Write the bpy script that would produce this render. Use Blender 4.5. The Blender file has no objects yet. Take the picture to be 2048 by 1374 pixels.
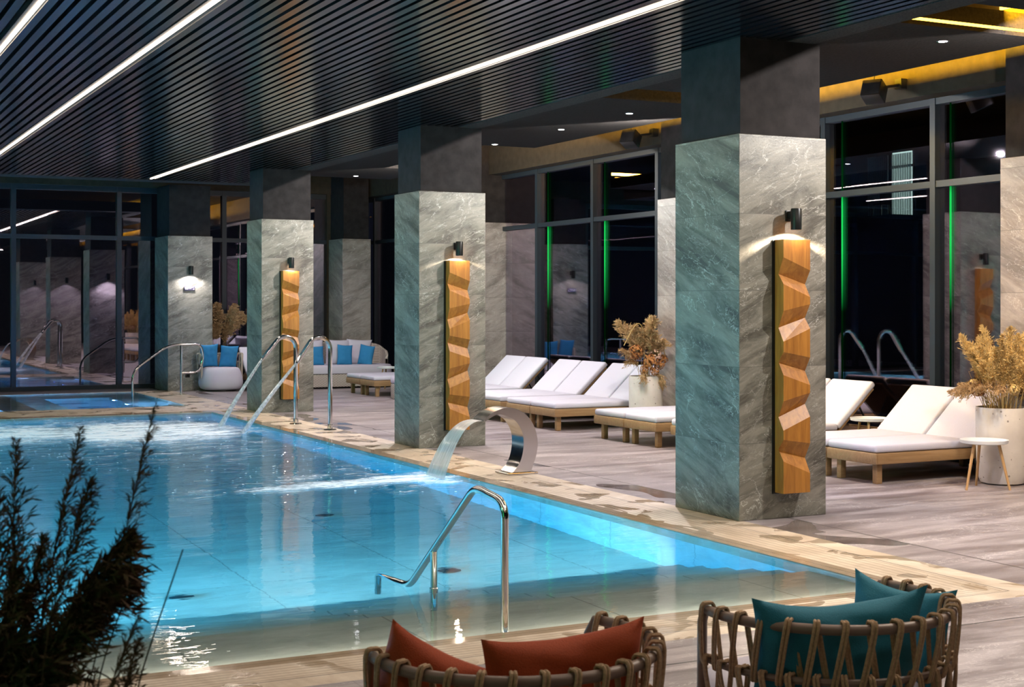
import bpy, bmesh, math, random
from mathutils import Vector, Matrix, Euler, noise
C = bpy.context.scene.collection
SC = bpy.context.scene
R = math.radians
PI = math.pi

# ------------------------------------------------------------------ camera, world, exposure
F, CX, HY, CAMZ = 2870.0, 1024.0, 606.0, 1.7
TH = math.atan((1024 + 425) / F)
cam = bpy.data.cameras.new('camera'); camo = bpy.data.objects.new('camera', cam); C.objects.link(camo)
camo.location = (0, 0, CAMZ); camo.rotation_euler = (PI/2, 0, -TH)
cam.sensor_width = 36; cam.lens = F/2048*36; cam.shift_y = -(687-HY)/2048
cam.clip_start = .05; cam.clip_end = 200
cam.dof.use_dof = True; cam.dof.focus_distance = 11.5; cam.dof.aperture_fstop = 9
SC.camera = camo
w = bpy.data.worlds.new('night'); SC.world = w; w.use_nodes = True
w.node_tree.nodes['Background'].inputs[0].default_value = (.25, .3, .5, 1)
w.node_tree.nodes['Background'].inputs[1].default_value = .012
SC.view_settings.view_transform = 'Standard'; SC.view_settings.look = 'None'
SC.view_settings.gamma = 1; SC.view_settings.exposure = 0.45; SC.view_settings.use_curve_mapping = False
cy = SC.cycles
cy.max_bounces = 8; cy.diffuse_bounces = 3; cy.glossy_bounces = 4; cy.transmission_bounces = 6
cy.transparent_max_bounces = 16; cy.volume_bounces = 0
cy.caustics_reflective = False; cy.caustics_refractive = True
cy.sample_clamp_indirect = 4; cy.sample_clamp_direct = 0
cy.use_denoising = True

def light(name, kind, loc, energy, color=(1, 1, 1), rot=(0, 0, 0), **kw):
    l = bpy.data.lights.new(name, kind); l.energy = energy; l.color = color
    for k, v in kw.items(): setattr(l, k, v)
    o = bpy.data.objects.new(name, l); C.objects.link(o); o.location = loc; o.rotation_euler = rot
    return o
def aim(o, target):
    o.rotation_euler = (Vector(target)-o.location).to_track_quat('-Z', 'Y').to_euler(); return o
LILAC = (1.0, .90, .96); WARM = (1.0, .83, .62); WHITE = (1, .95, .9)
# wide spots added before each column, tilted so the cone edge imitates a recess shadow
for yc in (9.17, 15.44, 21.54):
    o = light('bay_spot', 'SPOT', (8.45, yc-1.75, 3.62), 315, WHITE, spot_size=R(178), spot_blend=0, shadow_soft_size=.03)
    A = Vector((6.62, yc, 3.46))-o.location; B = Vector((7.45, yc, 3.80))-o.location
    n = A.cross(B).normalized()
    if n.z > 0: n = -n
    o.rotation_euler = n.to_track_quat('-Z', 'Y').to_euler()
# downlights over the loungers
for y in (4.0, 6.2, 8.64, 11.2, 13.48, 15.9, 18.4, 20.3, 22.6, 25.0, 27.0):
    light('bay_spot', 'SPOT', (8.28, y, 3.72), 50, LILAC, spot_size=R(150), spot_blend=.6, shadow_soft_size=.03)
for y in (8.0, 11.0, 14.0, 17.0, 20.0, 23.0, 26.0):  # extra row added to brighten the loungers, without ceiling fittings
    light('bay_spot', 'SPOT', (9.3, y, 3.72), 50, LILAC, spot_size=R(130), spot_blend=.8, shadow_soft_size=.03)
# the light lines of the pool ceiling light the hall in front
for x in (5.46, 2.65, -1.6):
    light('line_lamp', 'AREA', (x, 12, 3.775), 80, (1, .86, .72), shape='RECTANGLE', size=.02, size_y=22)
# hall lamps above the terrace where the camera stands
light('terrace_lamp', 'AREA', (5.6, 4.6, 3.6), 75, (1, .86, .70), shape='RECTANGLE', size=2.4, size_y=.3)
# green effect lamps on the left wall
for y in (7.0, 17.0):
    o = light('green_effect_lamp', 'AREA', (-4.8, y, 2.9), 30, (.15, 1.0, .50), shape='RECTANGLE', size=.6, size_y=1.4, spread=R(70))
    aim(o, (6.6, y+5.5, 2.3))
for y in (-1.6, .4, 2.4):
    light('green_effect_lamp', 'AREA', (-5.9, y, 2.0), 7, (.06, 1, .30), (0, R(-90), 0), shape='RECTANGLE', size=3.0, size_y=.35)
# underwater floodlights in the pool walls
UW = (.58, .84, 1.0)
for y in (7.6, 9.5, 12.5, 15.5, 18.5, 21):
    aim(light('underwater_lamp', 'AREA', (-2.9, y, -.45), 230 if y < 14 else 360, UW, shape='DISK', size=.5), (5.5, y, -1.1))
for y in (9.2, 10.4, 11.6):
    aim(light('underwater_lamp', 'AREA', (-2.9, y, -.35), 170, UW, shape='DISK', size=.5), (3.6, 8.2, -.55))
for x in (-1.5, .8, 3.1, 5.2):
    aim(light('underwater_lamp', 'AREA', (x, 9.0, -1.02), 60, UW, shape='DISK', size=.3), (x, 16, -1.3))
# unseen fill lamps added underwater to brighten the near steps
light('step_fill_lamp', 'AREA', (1.5, 6.66, -.08), 22, (1, .93, .80), (R(84), 0, 0), shape='RECTANGLE', size=8.8, size_y=.05)
for y, z in ((7.75, -.26), (8.15, -.42), (8.6, -.6)):
    aim(light('step_fill_lamp', 'AREA', (-2.9, y, z), 190, UW, shape='DISK', size=.25), (4.0, y+.1, z-.35))
# whirlpool lamps
for y in (25.2, 26.3):
    aim(light('whirlpool_or_fill_lamp', 'AREA', (5.24, y, -.62), 130, (.12, .35, 1), shape='DISK', size=.16), (3.5, y, -.9))
aim(light('whirlpool_or_fill_lamp', 'AREA', (5.84, 24.6, -.25), 60, (.2, .45, 1), shape='DISK', size=.16), (3.5, 26.4, -.5))
aim(light('whirlpool_or_fill_lamp', 'AREA', (2.6, 25.6, -.4), 60, (.2, .15, 1), shape='DISK', size=.16), (2.9, 24, -.9))
aim(light('whirlpool_or_fill_lamp', 'AREA', (-1.5, 25.7, -.3), 500, (.35, .7, 1), shape='DISK', size=.3), (5, 25.7, -.6))

for x in (2.8, 4.8):  # unseen fill lamps added at the near edge to brighten the bench
    aim(light('whirlpool_or_fill_lamp', 'AREA', (x, 23.72, -.22), 45, (.55, .75, 1), shape='DISK', size=.25), (x-.3, 26.5, -.5))

# ------------------------------------------------------------------ materials
MATS = {}
def newmat(name):
    m = bpy.data.materials.new(name); m.use_nodes = True
    nt = m.node_tree; nt.nodes.clear()
    out = nt.nodes.new('ShaderNodeOutputMaterial')
    MATS[name] = m
    return m, nt, out
def N(nt, t, **kw):
    n = nt.nodes.new('ShaderNode'+t)
    for k, v in kw.items():
        if k.startswith('i_'):
            key = k[2:]; key = int(key) if key.isdigit() else key.replace('_', ' ')
            n.inputs[key].default_value = v
        else: setattr(n, k, v)
    return n
def L(nt, a, b): nt.links.new(a, b)
def math_(nt, op, a, b=None, c=None, clamp=False):
    n = nt.nodes.new('ShaderNodeMath'); n.operation = op; n.use_clamp = clamp
    for i, v in enumerate((a, b, c)):
        if v is None: continue
        if isinstance(v, (int, float)): n.inputs[i].default_value = v
        else: nt.links.new(v, n.inputs[i])
    return n.outputs[0]
def ramp(nt, fac, stops, interp='LINEAR'):
    n = nt.nodes.new('ShaderNodeValToRGB'); n.color_ramp.interpolation = interp
    e = n.color_ramp.elements
    while len(e) < len(stops): e.new(.5)
    for i, (p, c) in enumerate(stops):
        e[i].position = p; e[i].color = (*c, 1) if len(c) == 3 else c
    nt.links.new(fac, n.inputs[0]); return n.outputs[0]
def mix(nt, fac, a, b, mode='MIX'):
    n = nt.nodes.new('ShaderNodeMix'); n.data_type = 'RGBA'; n.blend_type = mode
    for i, v in ((0, fac), (6, a), (7, b)):
        if isinstance(v, (int, float)): n.inputs[i].default_value = v
        elif isinstance(v, tuple): n.inputs[i].default_value = (*v, 1) if len(v) == 3 else v
        else: nt.links.new(v, n.inputs[i])
    return n.outputs[2]
def coords(nt, scale=(1, 1, 1), rot=(0, 0, 0), loc=(0, 0, 0)):
    t = nt.nodes.new('ShaderNodeTexCoord'); m = nt.nodes.new('ShaderNodeMapping')
    m.inputs['Scale'].default_value = scale; m.inputs['Rotation'].default_value = rot; m.inputs['Location'].default_value = loc
    nt.links.new(t.outputs['Object'], m.inputs[0]); return m.outputs[0]
def noise_(nt, vec, scale=5, detail=4, rough=.55, dist=0, dim='3D', w=None):
    n = nt.nodes.new('ShaderNodeTexNoise'); n.noise_dimensions = dim
    n.inputs['Scale'].default_value = scale; n.inputs['Detail'].default_value = detail
    n.inputs['Roughness'].default_value = rough; n.inputs['Distortion'].default_value = dist
    nt.links.new(vec, n.inputs['Vector'])
    if w is not None: nt.links.new(w, n.inputs['W'])
    return n.outputs[0]
def principled(nt, out, color=None, rough=.5, metal=0, bump=None, bstr=.2, bdist=.01, spec=.5, **kw):
    p = nt.nodes.new('ShaderNodeBsdfPrincipled')
    for key, v in (('Base Color', color), ('Roughness', rough), ('Metallic', metal), ('Specular IOR Level', spec)):
        if v is None: continue
        if isinstance(v, (int, float)): p.inputs[key].default_value = v
        elif isinstance(v, tuple): p.inputs[key].default_value = (*v, 1) if len(v) == 3 else v
        else: nt.links.new(v, p.inputs[key])
    for k, v in kw.items(): p.inputs[k.replace('_', ' ')].default_value = v
    if bump is not None:
        b = nt.nodes.new('ShaderNodeBump'); b.inputs['Strength'].default_value = bstr; b.inputs['Distance'].default_value = bdist
        nt.links.new(bump, b.inputs['Height']); nt.links.new(b.outputs[0], p.inputs['Normal'])
    nt.links.new(p.outputs[0], out.inputs[0]); return p
def simple(name, color, rough=.5, metal=0, nscale=0, namp=.15, bstr=.1, **kw):
    m, nt, out = newmat(name)
    if nscale:
        v = coords(nt); n = noise_(nt, v, nscale, 5)
        lo = tuple(c*(1-namp) for c in color); hi = tuple(min(1, c*(1+namp)) for c in color)
        col = ramp(nt, n, [(.3, lo), (.7, hi)])
        principled(nt, out, col, rough, metal, n, bstr, .005, **kw)
    else: principled(nt, out, color, rough, metal, **kw)
    return m
def emis(name, color, strength):
    m, nt, out = newmat(name); e = N(nt, 'Emission'); e.inputs[0].default_value = (*color, 1); e.inputs[1].default_value = strength
    L(nt, e.outputs[0], out.inputs[0]); return m

def stone(name, base=(.215, .20, .163), dark=(.056, .051, .039), vein=(.66, .64, .58), tile=.6, rough=.42):
    m, nt, out = newmat(name)
    t = nt.nodes.new('ShaderNodeTexCoord'); s = nt.nodes.new('ShaderNodeSeparateXYZ'); L(nt, t.outputs['Object'], s.inputs[0])
    geo = nt.nodes.new('ShaderNodeNewGeometry'); sn = nt.nodes.new('ShaderNodeSeparateXYZ'); L(nt, geo.outputs['True Normal'], sn.inputs[0])
    row = math_(nt, 'FLOOR', math_(nt, 'DIVIDE', s.outputs[2], tile))
    wv = math_(nt, 'ADD', math_(nt, 'MULTIPLY', row, 7.31), math_(nt, 'MULTIPLY', sn.outputs[0], 3.7))
    # shear so that the veins run diagonally over both faces
    h = math_(nt, 'ADD', s.outputs[0], s.outputs[1])
    along = math_(nt, 'ADD', math_(nt, 'MULTIPLY', h, .80), math_(nt, 'MULTIPLY', s.outputs[2], .42))
    across = math_(nt, 'SUBTRACT', math_(nt, 'MULTIPLY', s.outputs[2], .9), math_(nt, 'MULTIPLY', h, .42))
    cv = nt.nodes.new('ShaderNodeCombineXYZ')
    L(nt, math_(nt, 'MULTIPLY', along, .9), cv.inputs[0]); L(nt, math_(nt, 'MULTIPLY', across, 3.2), cv.inputs[1])
    cv2 = nt.nodes.new('ShaderNodeCombineXYZ')
    L(nt, math_(nt, 'MULTIPLY', along, 1.6), cv2.inputs[0]); L(nt, math_(nt, 'MULTIPLY', across, 2.6), cv2.inputs[1])
    cloud = noise_(nt, cv.outputs[0], 1.5, 9, .68, .9, '4D', wv)
    fine = noise_(nt, t.outputs['Object'], 60, 4, .7)
    v1 = noise_(nt, cv2.outputs[0], 1.0, 6, .58, 1.3, '4D', wv)
    v2 = noise_(nt, cv.outputs[0], 2.2, 6, .62, 1.8, '4D', wv)
    mask = noise_(nt, cv.outputs[0], 1.1, 3, .5, 0, '4D', math_(nt, 'ADD', wv, 11.0))
    ln1 = ramp(nt, math_(nt, 'ABSOLUTE', math_(nt, 'SUBTRACT', v1, .5)), [(0, (1, 1, 1)), (.0045, (0, 0, 0))])
    ln2 = ramp(nt, math_(nt, 'ABSOLUTE', math_(nt, 'SUBTRACT', v2, .46)), [(0, (1, 1, 1)), (.008, (0, 0, 0))])
    mk = ramp(nt, mask, [(.42, (0, 0, 0)), (.62, (1, 1, 1))])
    col = ramp(nt, cloud, [(.38, dark), (.47, tuple((a*1.2+b*.8)/2 for a, b in zip(base, dark))), (.53, base), (.64, tuple(min(1, a*1.35) for a in base))])
    col = mix(nt, math_(nt, 'MULTIPLY', fine, .35), col, (.12, .11, .09), 'MIX')
    veins = math_(nt, 'MULTIPLY', math_(nt, 'MAXIMUM', ln1, math_(nt, 'MULTIPLY', ln2, .6)), math_(nt, 'ADD', math_(nt, 'MULTIPLY', mk, .62), .22))
    col = mix(nt, veins, col, vein)
    fr = math_(nt, 'FRACT', math_(nt, 'DIVIDE', s.outputs[2], tile))
    joint = math_(nt, 'GREATER_THAN', math_(nt, 'ABSOLUTE', math_(nt, 'SUBTRACT', fr, .5)), .4955)
    col = mix(nt, math_(nt, 'MULTIPLY', joint, .6), col, (.08, .075, .065))
    principled(nt, out, col, rough, 0, math_(nt, 'ADD', cloud, math_(nt, 'MULTIPLY', fine, .3)), .25, .012)
    return m
stone('stone'); stone('stone_back', base=(.33, .28, .25), dark=(.17, .14, .125), vein=(.65, .6, .56))

def floor_mat():
    m, nt, out = newmat('slate_floor')
    t = nt.nodes.new('ShaderNodeTexCoord'); s = nt.nodes.new('ShaderNodeSeparateXYZ'); L(nt, t.outputs['Object'], s.inputs[0])
    v = coords(nt, (.55, 3.2, 1), (0, 0, R(12)))
    cloud = noise_(nt, v, 1.6, 9, .66, .8)
    v1 = noise_(nt, v, 1.7, 6, .6, 2.4); v2 = noise_(nt, coords(nt, (1, 1.6, 1), (0, 0, R(-20))), 1.3, 6, .6, 2.8)
    mask = noise_(nt, v, .8, 2, .5)
    ln = math_(nt, 'MAXIMUM', ramp(nt, math_(nt, 'ABSOLUTE', math_(nt, 'SUBTRACT', v1, .5)), [(0, (1, 1, 1)), (.008, (0, 0, 0))]),
               ramp(nt, math_(nt, 'ABSOLUTE', math_(nt, 'SUBTRACT', v2, .5)), [(0, (1, 1, 1)), (.006, (0, 0, 0))]))
    mk = ramp(nt, mask, [(.45, (0, 0, 0)), (.6, (1, 1, 1))])
    col = ramp(nt, cloud, [(.37, (.15, .12, .122)), (.5, (.255, .218, .222)), (.62, (.375, .33, .335))])
    col = mix(nt, math_(nt, 'MULTIPLY', ln, math_(nt, 'ADD', math_(nt, 'MULTIPLY', mk, .6), .15)), col, (.72, .68, .66))
    # damp patches next to the pool
    wet = noise_(nt, coords(nt, (1.2, .8, 1)), 1.3, 2, .4, .6)
    near = math_(nt, 'SUBTRACT', 1, math_(nt, 'MULTIPLY', math_(nt, 'ABSOLUTE', math_(nt, 'SUBTRACT', s.outputs[0], 6.8)), 2.2), clamp=True)
    wetm = math_(nt, 'MULTIPLY', ramp(nt, wet, [(.53, (0, 0, 0)), (.55, (1, 1, 1))]), ramp(nt, near, [(.2, (0, 0, 0)), (.4, (1, 1, 1))]))
    wetm = math_(nt, 'MULTIPLY', wetm, math_(nt, 'LESS_THAN', s.outputs[0], 7.07))
    col = mix(nt, math_(nt, 'MULTIPLY', wetm, .7), col, (.12, .085, .07))
    # joints
    def joint(sock, off, period, wd):
        f = math_(nt, 'FRACT', math_(nt, 'DIVIDE', math_(nt, 'SUBTRACT', sock, off-period/2), period))
        return math_(nt, 'LESS_THAN', math_(nt, 'ABSOLUTE', math_(nt, 'SUBTRACT', f, .5)), wd/period)
    j = math_(nt, 'LESS_THAN', math_(nt, 'ABSOLUTE', math_(nt, 'SUBTRACT', s.outputs[0], 7.07)), .008)
    j = math_(nt, 'MAXIMUM', j, math_(nt, 'LESS_THAN', math_(nt, 'ABSOLUTE', math_(nt, 'SUBTRACT', s.outputs[1], 5.69)), .007))
    j2 = math_(nt, 'MAXIMUM', joint(s.outputs[0], 7.07, 1.2, .003), joint(s.outputs[1], 5.69, 1.2, .003))
    col = mix(nt, math_(nt, 'MULTIPLY', j2, .35), col, (.09, .08, .07))
    col = mix(nt, j, col, (.02, .016, .012))
    rg = mix(nt, wetm, ramp(nt, cloud, [(.3, (.30,)*3), (.7, (.48,)*3)]), (.08, .08, .08))
    principled(nt, out, col, rg, 0, cloud, .12, .006)
floor_mat()

def coping_mat():
    m, nt, out = newmat('coping_stone')
    t = nt.nodes.new('ShaderNodeTexCoord'); s = nt.nodes.new('ShaderNodeSeparateXYZ'); L(nt, t.outputs['Object'], s.inputs[0])
    X, Y = s.outputs[0], s.outputs[1]
    dR = math_(nt, 'SUBTRACT', X, 5.91); dN = math_(nt, 'MULTIPLY', math_(nt, 'SUBTRACT', 6.63, Y), 1.37)
    dF = math_(nt, 'MULTIPLY', math_(nt, 'SUBTRACT', Y, 22.1), .5)
    d = math_(nt, 'MAXIMUM', math_(nt, 'MAXIMUM', dR, dN), dF)
    cloud = noise_(nt, coords(nt, (1.2, 1.2, 1)), 2.2, 8, .62, .6)
    grain = noise_(nt, coords(nt, (6, 1.0, 1)), 5, 4, .6)
    col = ramp(nt, cloud, [(.36, (.42, .32, .225)), (.52, (.60, .49, .38)), (.66, (.74, .65, .54))])
    col = mix(nt, .35, col, ramp(nt, grain, [(.3, (.45, .36, .26)), (.7, (.64, .55, .43))]))
    fr = math_(nt, 'FRACT', math_(nt, 'DIVIDE', d, .058))
    g = math_(nt, 'LESS_THAN', math_(nt, 'ABSOLUTE', math_(nt, 'SUBTRACT', fr, .5)), .11)
    inb = math_(nt, 'MULTIPLY', math_(nt, 'GREATER_THAN', d, .19), math_(nt, 'LESS_THAN', d, .50))
    g = math_(nt, 'MULTIPLY', g, inb)
    dk = math_(nt, 'LESS_THAN', math_(nt, 'ABSOLUTE', math_(nt, 'SUBTRACT', d, .53)), .006)
    dk2 = math_(nt, 'LESS_THAN', math_(nt, 'ABSOLUTE', math_(nt, 'SUBTRACT', d, .075)), .004)
    wet = noise_(nt, coords(nt, (1.3, 1.3, 1)), 2.0, 3, .45, .8)
    wm = math_(nt, 'MULTIPLY', ramp(nt, wet, [(.50, (0, 0, 0)), (.58, (1, 1, 1))]), ramp(nt, noise_(nt, coords(nt, (2, 2, 1)), 1.1, 1, .3), [(.42, (0, 0, 0)), (.52, (1, 1, 1))]))
    col = mix(nt, math_(nt, 'MULTIPLY', wm, .45), col, (.30, .20, .11))
    edge = math_(nt, 'LESS_THAN', d, .15)
    col = mix(nt, math_(nt, 'MULTIPLY', edge, .55), col, (.33, .235, .15))
    col = mix(nt, math_(nt, 'MULTIPLY', g, .6), col, (.22, .15, .08))
    col = mix(nt, math_(nt, 'MULTIPLY', dk, .85), col, (.05, .035, .02))
    col = mix(nt, math_(nt, 'MULTIPLY', dk2, .55), col, (.08, .06, .04))
    wet_any = math_(nt, 'MAXIMUM', wm, edge)
    rg = mix(nt, wet_any, (.45,)*3, (.07,)*3)
    principled(nt, out, col, rg, 0, math_(nt, 'SUBTRACT', math_(nt, 'MULTIPLY', cloud, .3), math_(nt, 'ADD', g, dk)), .4, .006)
coping_mat()

def pooltile():
    m, nt, out = newmat('pool_tile')
    t = nt.nodes.new('ShaderNodeTexCoord'); s = nt.nodes.new('ShaderNodeSeparateXYZ'); L(nt, t.outputs['Object'], s.inputs[0])
    n = noise_(nt, coords(nt, (1, 2.5, 2)), 1.6, 8, .62, .6)
    col = ramp(nt, n, [(.3, (.46, .43, .36)), (.7, (.66, .62, .53))])
    def joint(sock, off, period, wd):
        f = math_(nt, 'FRACT', math_(nt, 'DIVIDE', math_(nt, 'SUBTRACT', sock, off-period/2), period))
        return math_(nt, 'LESS_THAN', math_(nt, 'ABSOLUTE', math_(nt, 'SUBTRACT', f, .5)), wd/period)
    j = math_(nt, 'MAXIMUM', joint(s.outputs[0], .55, 1.2, .006), joint(s.outputs[1], .35, 1.2, .006))
    col = mix(nt, math_(nt, 'MULTIPLY', j, .5), col, (.16, .14, .11))
    principled(nt, out, col, .4)
pooltile()

def water(name, absorb, density, ripple=.06, scale=1.2, dist=.02):
    m, nt, out = newmat(name)
    g = N(nt, 'BsdfGlass'); g.inputs['Roughness'].default_value = 0.0; g.inputs['IOR'].default_value = 1.333
    v = coords(nt, (1, 2.2, 1)); n1 = noise_(nt, v, scale, 3, .5, .4); n2 = noise_(nt, coords(nt, (1, 3, 1)), scale*4.5, 3, .55, .3)
    t = nt.nodes.new('ShaderNodeTexCoord'); s = nt.nodes.new('ShaderNodeSeparateXYZ'); L(nt, t.outputs['Object'], s.inputs[0])
    # stronger ripples where the jets and the waterfall strike
    agit = math_(nt, 'MULTIPLY', math_(nt, 'SUBTRACT', s.outputs[1], 11.0), .16, clamp=True)
    h = math_(nt, 'ADD', math_(nt, 'MULTIPLY', n1, math_(nt, 'ADD', math_(nt, 'MULTIPLY', agit, .9), .35)),
              math_(nt, 'MULTIPLY', n2, math_(nt, 'ADD', math_(nt, 'MULTIPLY', agit, .55), .05)))
    b = nt.nodes.new('ShaderNodeBump'); b.inputs['Strength'].default_value = ripple; b.inputs['Distance'].default_value = dist
    L(nt, h, b.inputs['Height']); L(nt, b.outputs[0], g.inputs['Normal'])
    L(nt, g.outputs[0], out.inputs['Surface'])
    a = N(nt, 'VolumeAbsorption'); a.inputs[0].default_value = (*absorb, 1); a.inputs[1].default_value = density
    L(nt, a.outputs[0], out.inputs['Volume'])
    return m
water('pool_water', (.07, .785, .96), .42, .55, 1.1, .03)
water('whirlpool_water', (.10, .78, .95), .5, .2, 1.5)

m, nt, out = newmat('foam')
v = coords(nt, (1.0, 2.4, 1)); n = noise_(nt, v, 2.2, 7, .65, .8); n2 = noise_(nt, coords(nt, (1, 1.5, 1)), 14, 3, .6)
att = N(nt, 'Attribute', attribute_name='foaminess')
f = math_(nt, 'ADD', math_(nt, 'MULTIPLY', att.outputs['Fac'], 1.2), math_(nt, 'MULTIPLY', math_(nt, 'SUBTRACT', n, .56), 3.2))
f = math_(nt, 'ADD', f, math_(nt, 'MULTIPLY', math_(nt, 'SUBTRACT', n2, .5), 1.6))
f = math_(nt, 'SUBTRACT', f, .30, clamp=True)
f = math_(nt, 'MULTIPLY', f, ramp(nt, att.outputs['Fac'], [(.0, (0, 0, 0)), (.12, (1, 1, 1))]))
vo = N(nt, 'TexVoronoi'); vo.inputs['Scale'].default_value = 11; L(nt, coords(nt, (1, .8, 1)), vo.inputs['Vector'])
spk = math_(nt, 'MULTIPLY', math_(nt, 'LESS_THAN', vo.outputs['Distance'], .13), math_(nt, 'GREATER_THAN', noise_(nt, coords(nt), 1.6, 2, .5), .5))
spk = math_(nt, 'MULTIPLY', spk, ramp(nt, att.outputs['Fac'], [(.0, (0, 0, 0)), (.05, (1, 1, 1))]))
f = math_(nt, 'MULTIPLY', math_(nt, 'MAXIMUM', f, spk), .95)
d = N(nt, 'BsdfDiffuse'); d.inputs[0].default_value = (.92, .95, .96, 1)
tr = N(nt, 'BsdfTransparent'); mx = N(nt, 'MixShader'); L(nt, f, mx.inputs[0]); L(nt, tr.outputs[0], mx.inputs[1])
tl = N(nt, 'BsdfTranslucent'); tl.inputs[0].default_value = (.42, .47, .50, 1); ad = N(nt, 'AddShader'); L(nt, d.outputs[0], ad.inputs[0]); L(nt, tl.outputs[0], ad.inputs[1]); L(nt, ad.outputs[0], mx.inputs[2])
L(nt, mx.outputs[0], out.inputs[0])

def stream_mat(name, alpha, sx):
    m, nt, out = newmat(name)
    n = noise_(nt, coords(nt, sx), 6, 3, .6)
    f = ramp(nt, n, [(.3, (alpha*.35,)*3), (.7, (alpha,)*3)])
    d = N(nt, 'BsdfDiffuse'); d.inputs[0].default_value = (.93, .93, .95, 1)
    gl = N(nt, 'BsdfGlossy'); gl.inputs['Roughness'].default_value = .15
    m1 = N(nt, 'MixShader'); m1.inputs[0].default_value = .25; L(nt, d.outputs[0], m1.inputs[1]); L(nt, gl.outputs[0], m1.inputs[2])
    tr = N(nt, 'BsdfTransparent'); mx = N(nt, 'MixShader'); L(nt, f, mx.inputs[0]); L(nt, tr.outputs[0], mx.inputs[1]); L(nt, m1.outputs[0], mx.inputs[2])
    L(nt, mx.outputs[0], out.inputs[0])
stream_mat('jet_stream', .95, (4, 4, 4)); stream_mat('water_sheet', 1.0, (.8, 26, .8))

m, nt, out = newmat('window_glass')
gl = N(nt, 'BsdfGlossy'); gl.inputs['Roughness'].default_value = .012; gl.inputs[0].default_value = (.90, .78, .96, 1)
tr = N(nt, 'BsdfTransparent'); tr.inputs[0].default_value = (.75, .8, .8, 1)
lw = N(nt, 'LayerWeight')
fac = math_(nt, 'ADD', math_(nt, 'MULTIPLY', math_(nt, 'POWER', lw.outputs['Facing'], 3), .6), .26, clamp=True)
mx = N(nt, 'MixShader'); L(nt, fac, mx.inputs[0]); L(nt, tr.outputs[0], mx.inputs[1]); L(nt, gl.outputs[0], mx.inputs[2]); L(nt, mx.outputs[0], out.inputs[0])
bn = nt.nodes.new('ShaderNodeBump'); bn.inputs['Strength'].default_value = .10; bn.inputs['Distance'].default_value = .02
L(nt, noise_(nt, coords(nt), .55, 1, .3), bn.inputs['Height']); L(nt, bn.outputs[0], gl.inputs['Normal'])

simple('plaster_dark', (.0185, .0155, .0155), .75, 0, 7, .35, .5, spec=.12)
simple('soffit', (.03, .027, .025), .9, 0, 60, .6, .8, spec=.12)
simple('slab_dark', (.010, .008, .007), .9, 0, 40, .5, .6, spec=.12)
simple('cove_wall', (.034, .026, .017), .8, 0, 9, .2, .3, spec=.12)
simple('void_black', (.006, .006, .006), .9, spec=.12)
simple('frame_metal', (.016, .022, .028), .45, 0, spec=.25)
simple('steel', (.78, .76, .74), .08, 1.0)
simple('steel_brushed', (.70, .66, .63), .16, 1.0)
simple('black_metal', (.012, .012, .012), .35, .4)
simple('white_metal', (.75, .76, .78), .35)
simple('upholstery', (.56, .53, .61), .85, 0, 220, .06, .35)
simple('upholstery_white', (.56, .55, .63), .8, 0, 160, .05, .3)
simple('blue_fabric', (.022, .20, .42), .85, 0, 180, .1, .3)
simple('teal_fabric', (.012, .17, .255), .8, 0, 240, .12, .35)
simple('rust_fabric', (.36, .05, .006), .8, 0, 240, .12, .35)
simple('rope', (.40, .26, .15), .8, 0, 120, .25, .5)
simple('rope_light', (.42, .35, .27), .8, 0, 120, .2, .5)
simple('rail_brown', (.20, .135, .105), .42)
simple('rail_light', (.40, .33, .26), .5)
simple('soil', (.03, .022, .016), .95, 0, 60, .4, .8)
simple('drain_steel', (.10, .12, .12), .4, .8)
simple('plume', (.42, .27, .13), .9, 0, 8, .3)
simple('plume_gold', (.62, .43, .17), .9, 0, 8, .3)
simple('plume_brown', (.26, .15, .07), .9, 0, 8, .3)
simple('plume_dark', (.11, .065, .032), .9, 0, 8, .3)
simple('stem', (.40, .27, .10), .8)
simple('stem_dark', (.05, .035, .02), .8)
simple('flower_rust', (.32, .13, .035), .9, 0, 30, .4)
simple('flower_pink', (.50, .32, .25), .9, 0, 30, .3)
simple('curtain', (.55, .6, .58), .9)
simple('facade', (.01, .01, .012), .8, spec=.12)
emis('led_warm', (1, .80, .62), 9); emis('led_yellow', (1, .52, .05), 7); emis('lamp_white', (.95, .93, 1), 22)
emis('lamp_warm', (1, .9, .75), 40); emis('lit_room', (.62, .80, .74), 1.8); emis('pool_lamp', (.7, .85, 1), 10); emis('blue_lamp', (.25, .4, 1), 16)
m, nt, out = newmat('green_reflection')  # glow stands in for green reflections in the window glass
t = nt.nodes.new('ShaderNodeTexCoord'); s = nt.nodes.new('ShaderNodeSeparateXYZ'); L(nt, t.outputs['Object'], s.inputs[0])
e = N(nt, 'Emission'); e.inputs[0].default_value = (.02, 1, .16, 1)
L(nt, ramp(nt, math_(nt, 'DIVIDE', s.outputs[2], 4), [(.0, (.0,)*3), (.40, (.008,)*3), (.58, (.5,)*3), (.72, (.5,)*3), (.76, (.02,)*3), (.99, (.008,)*3)]), e.inputs[1]); L(nt, e.outputs[0], out.inputs[0])

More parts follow.
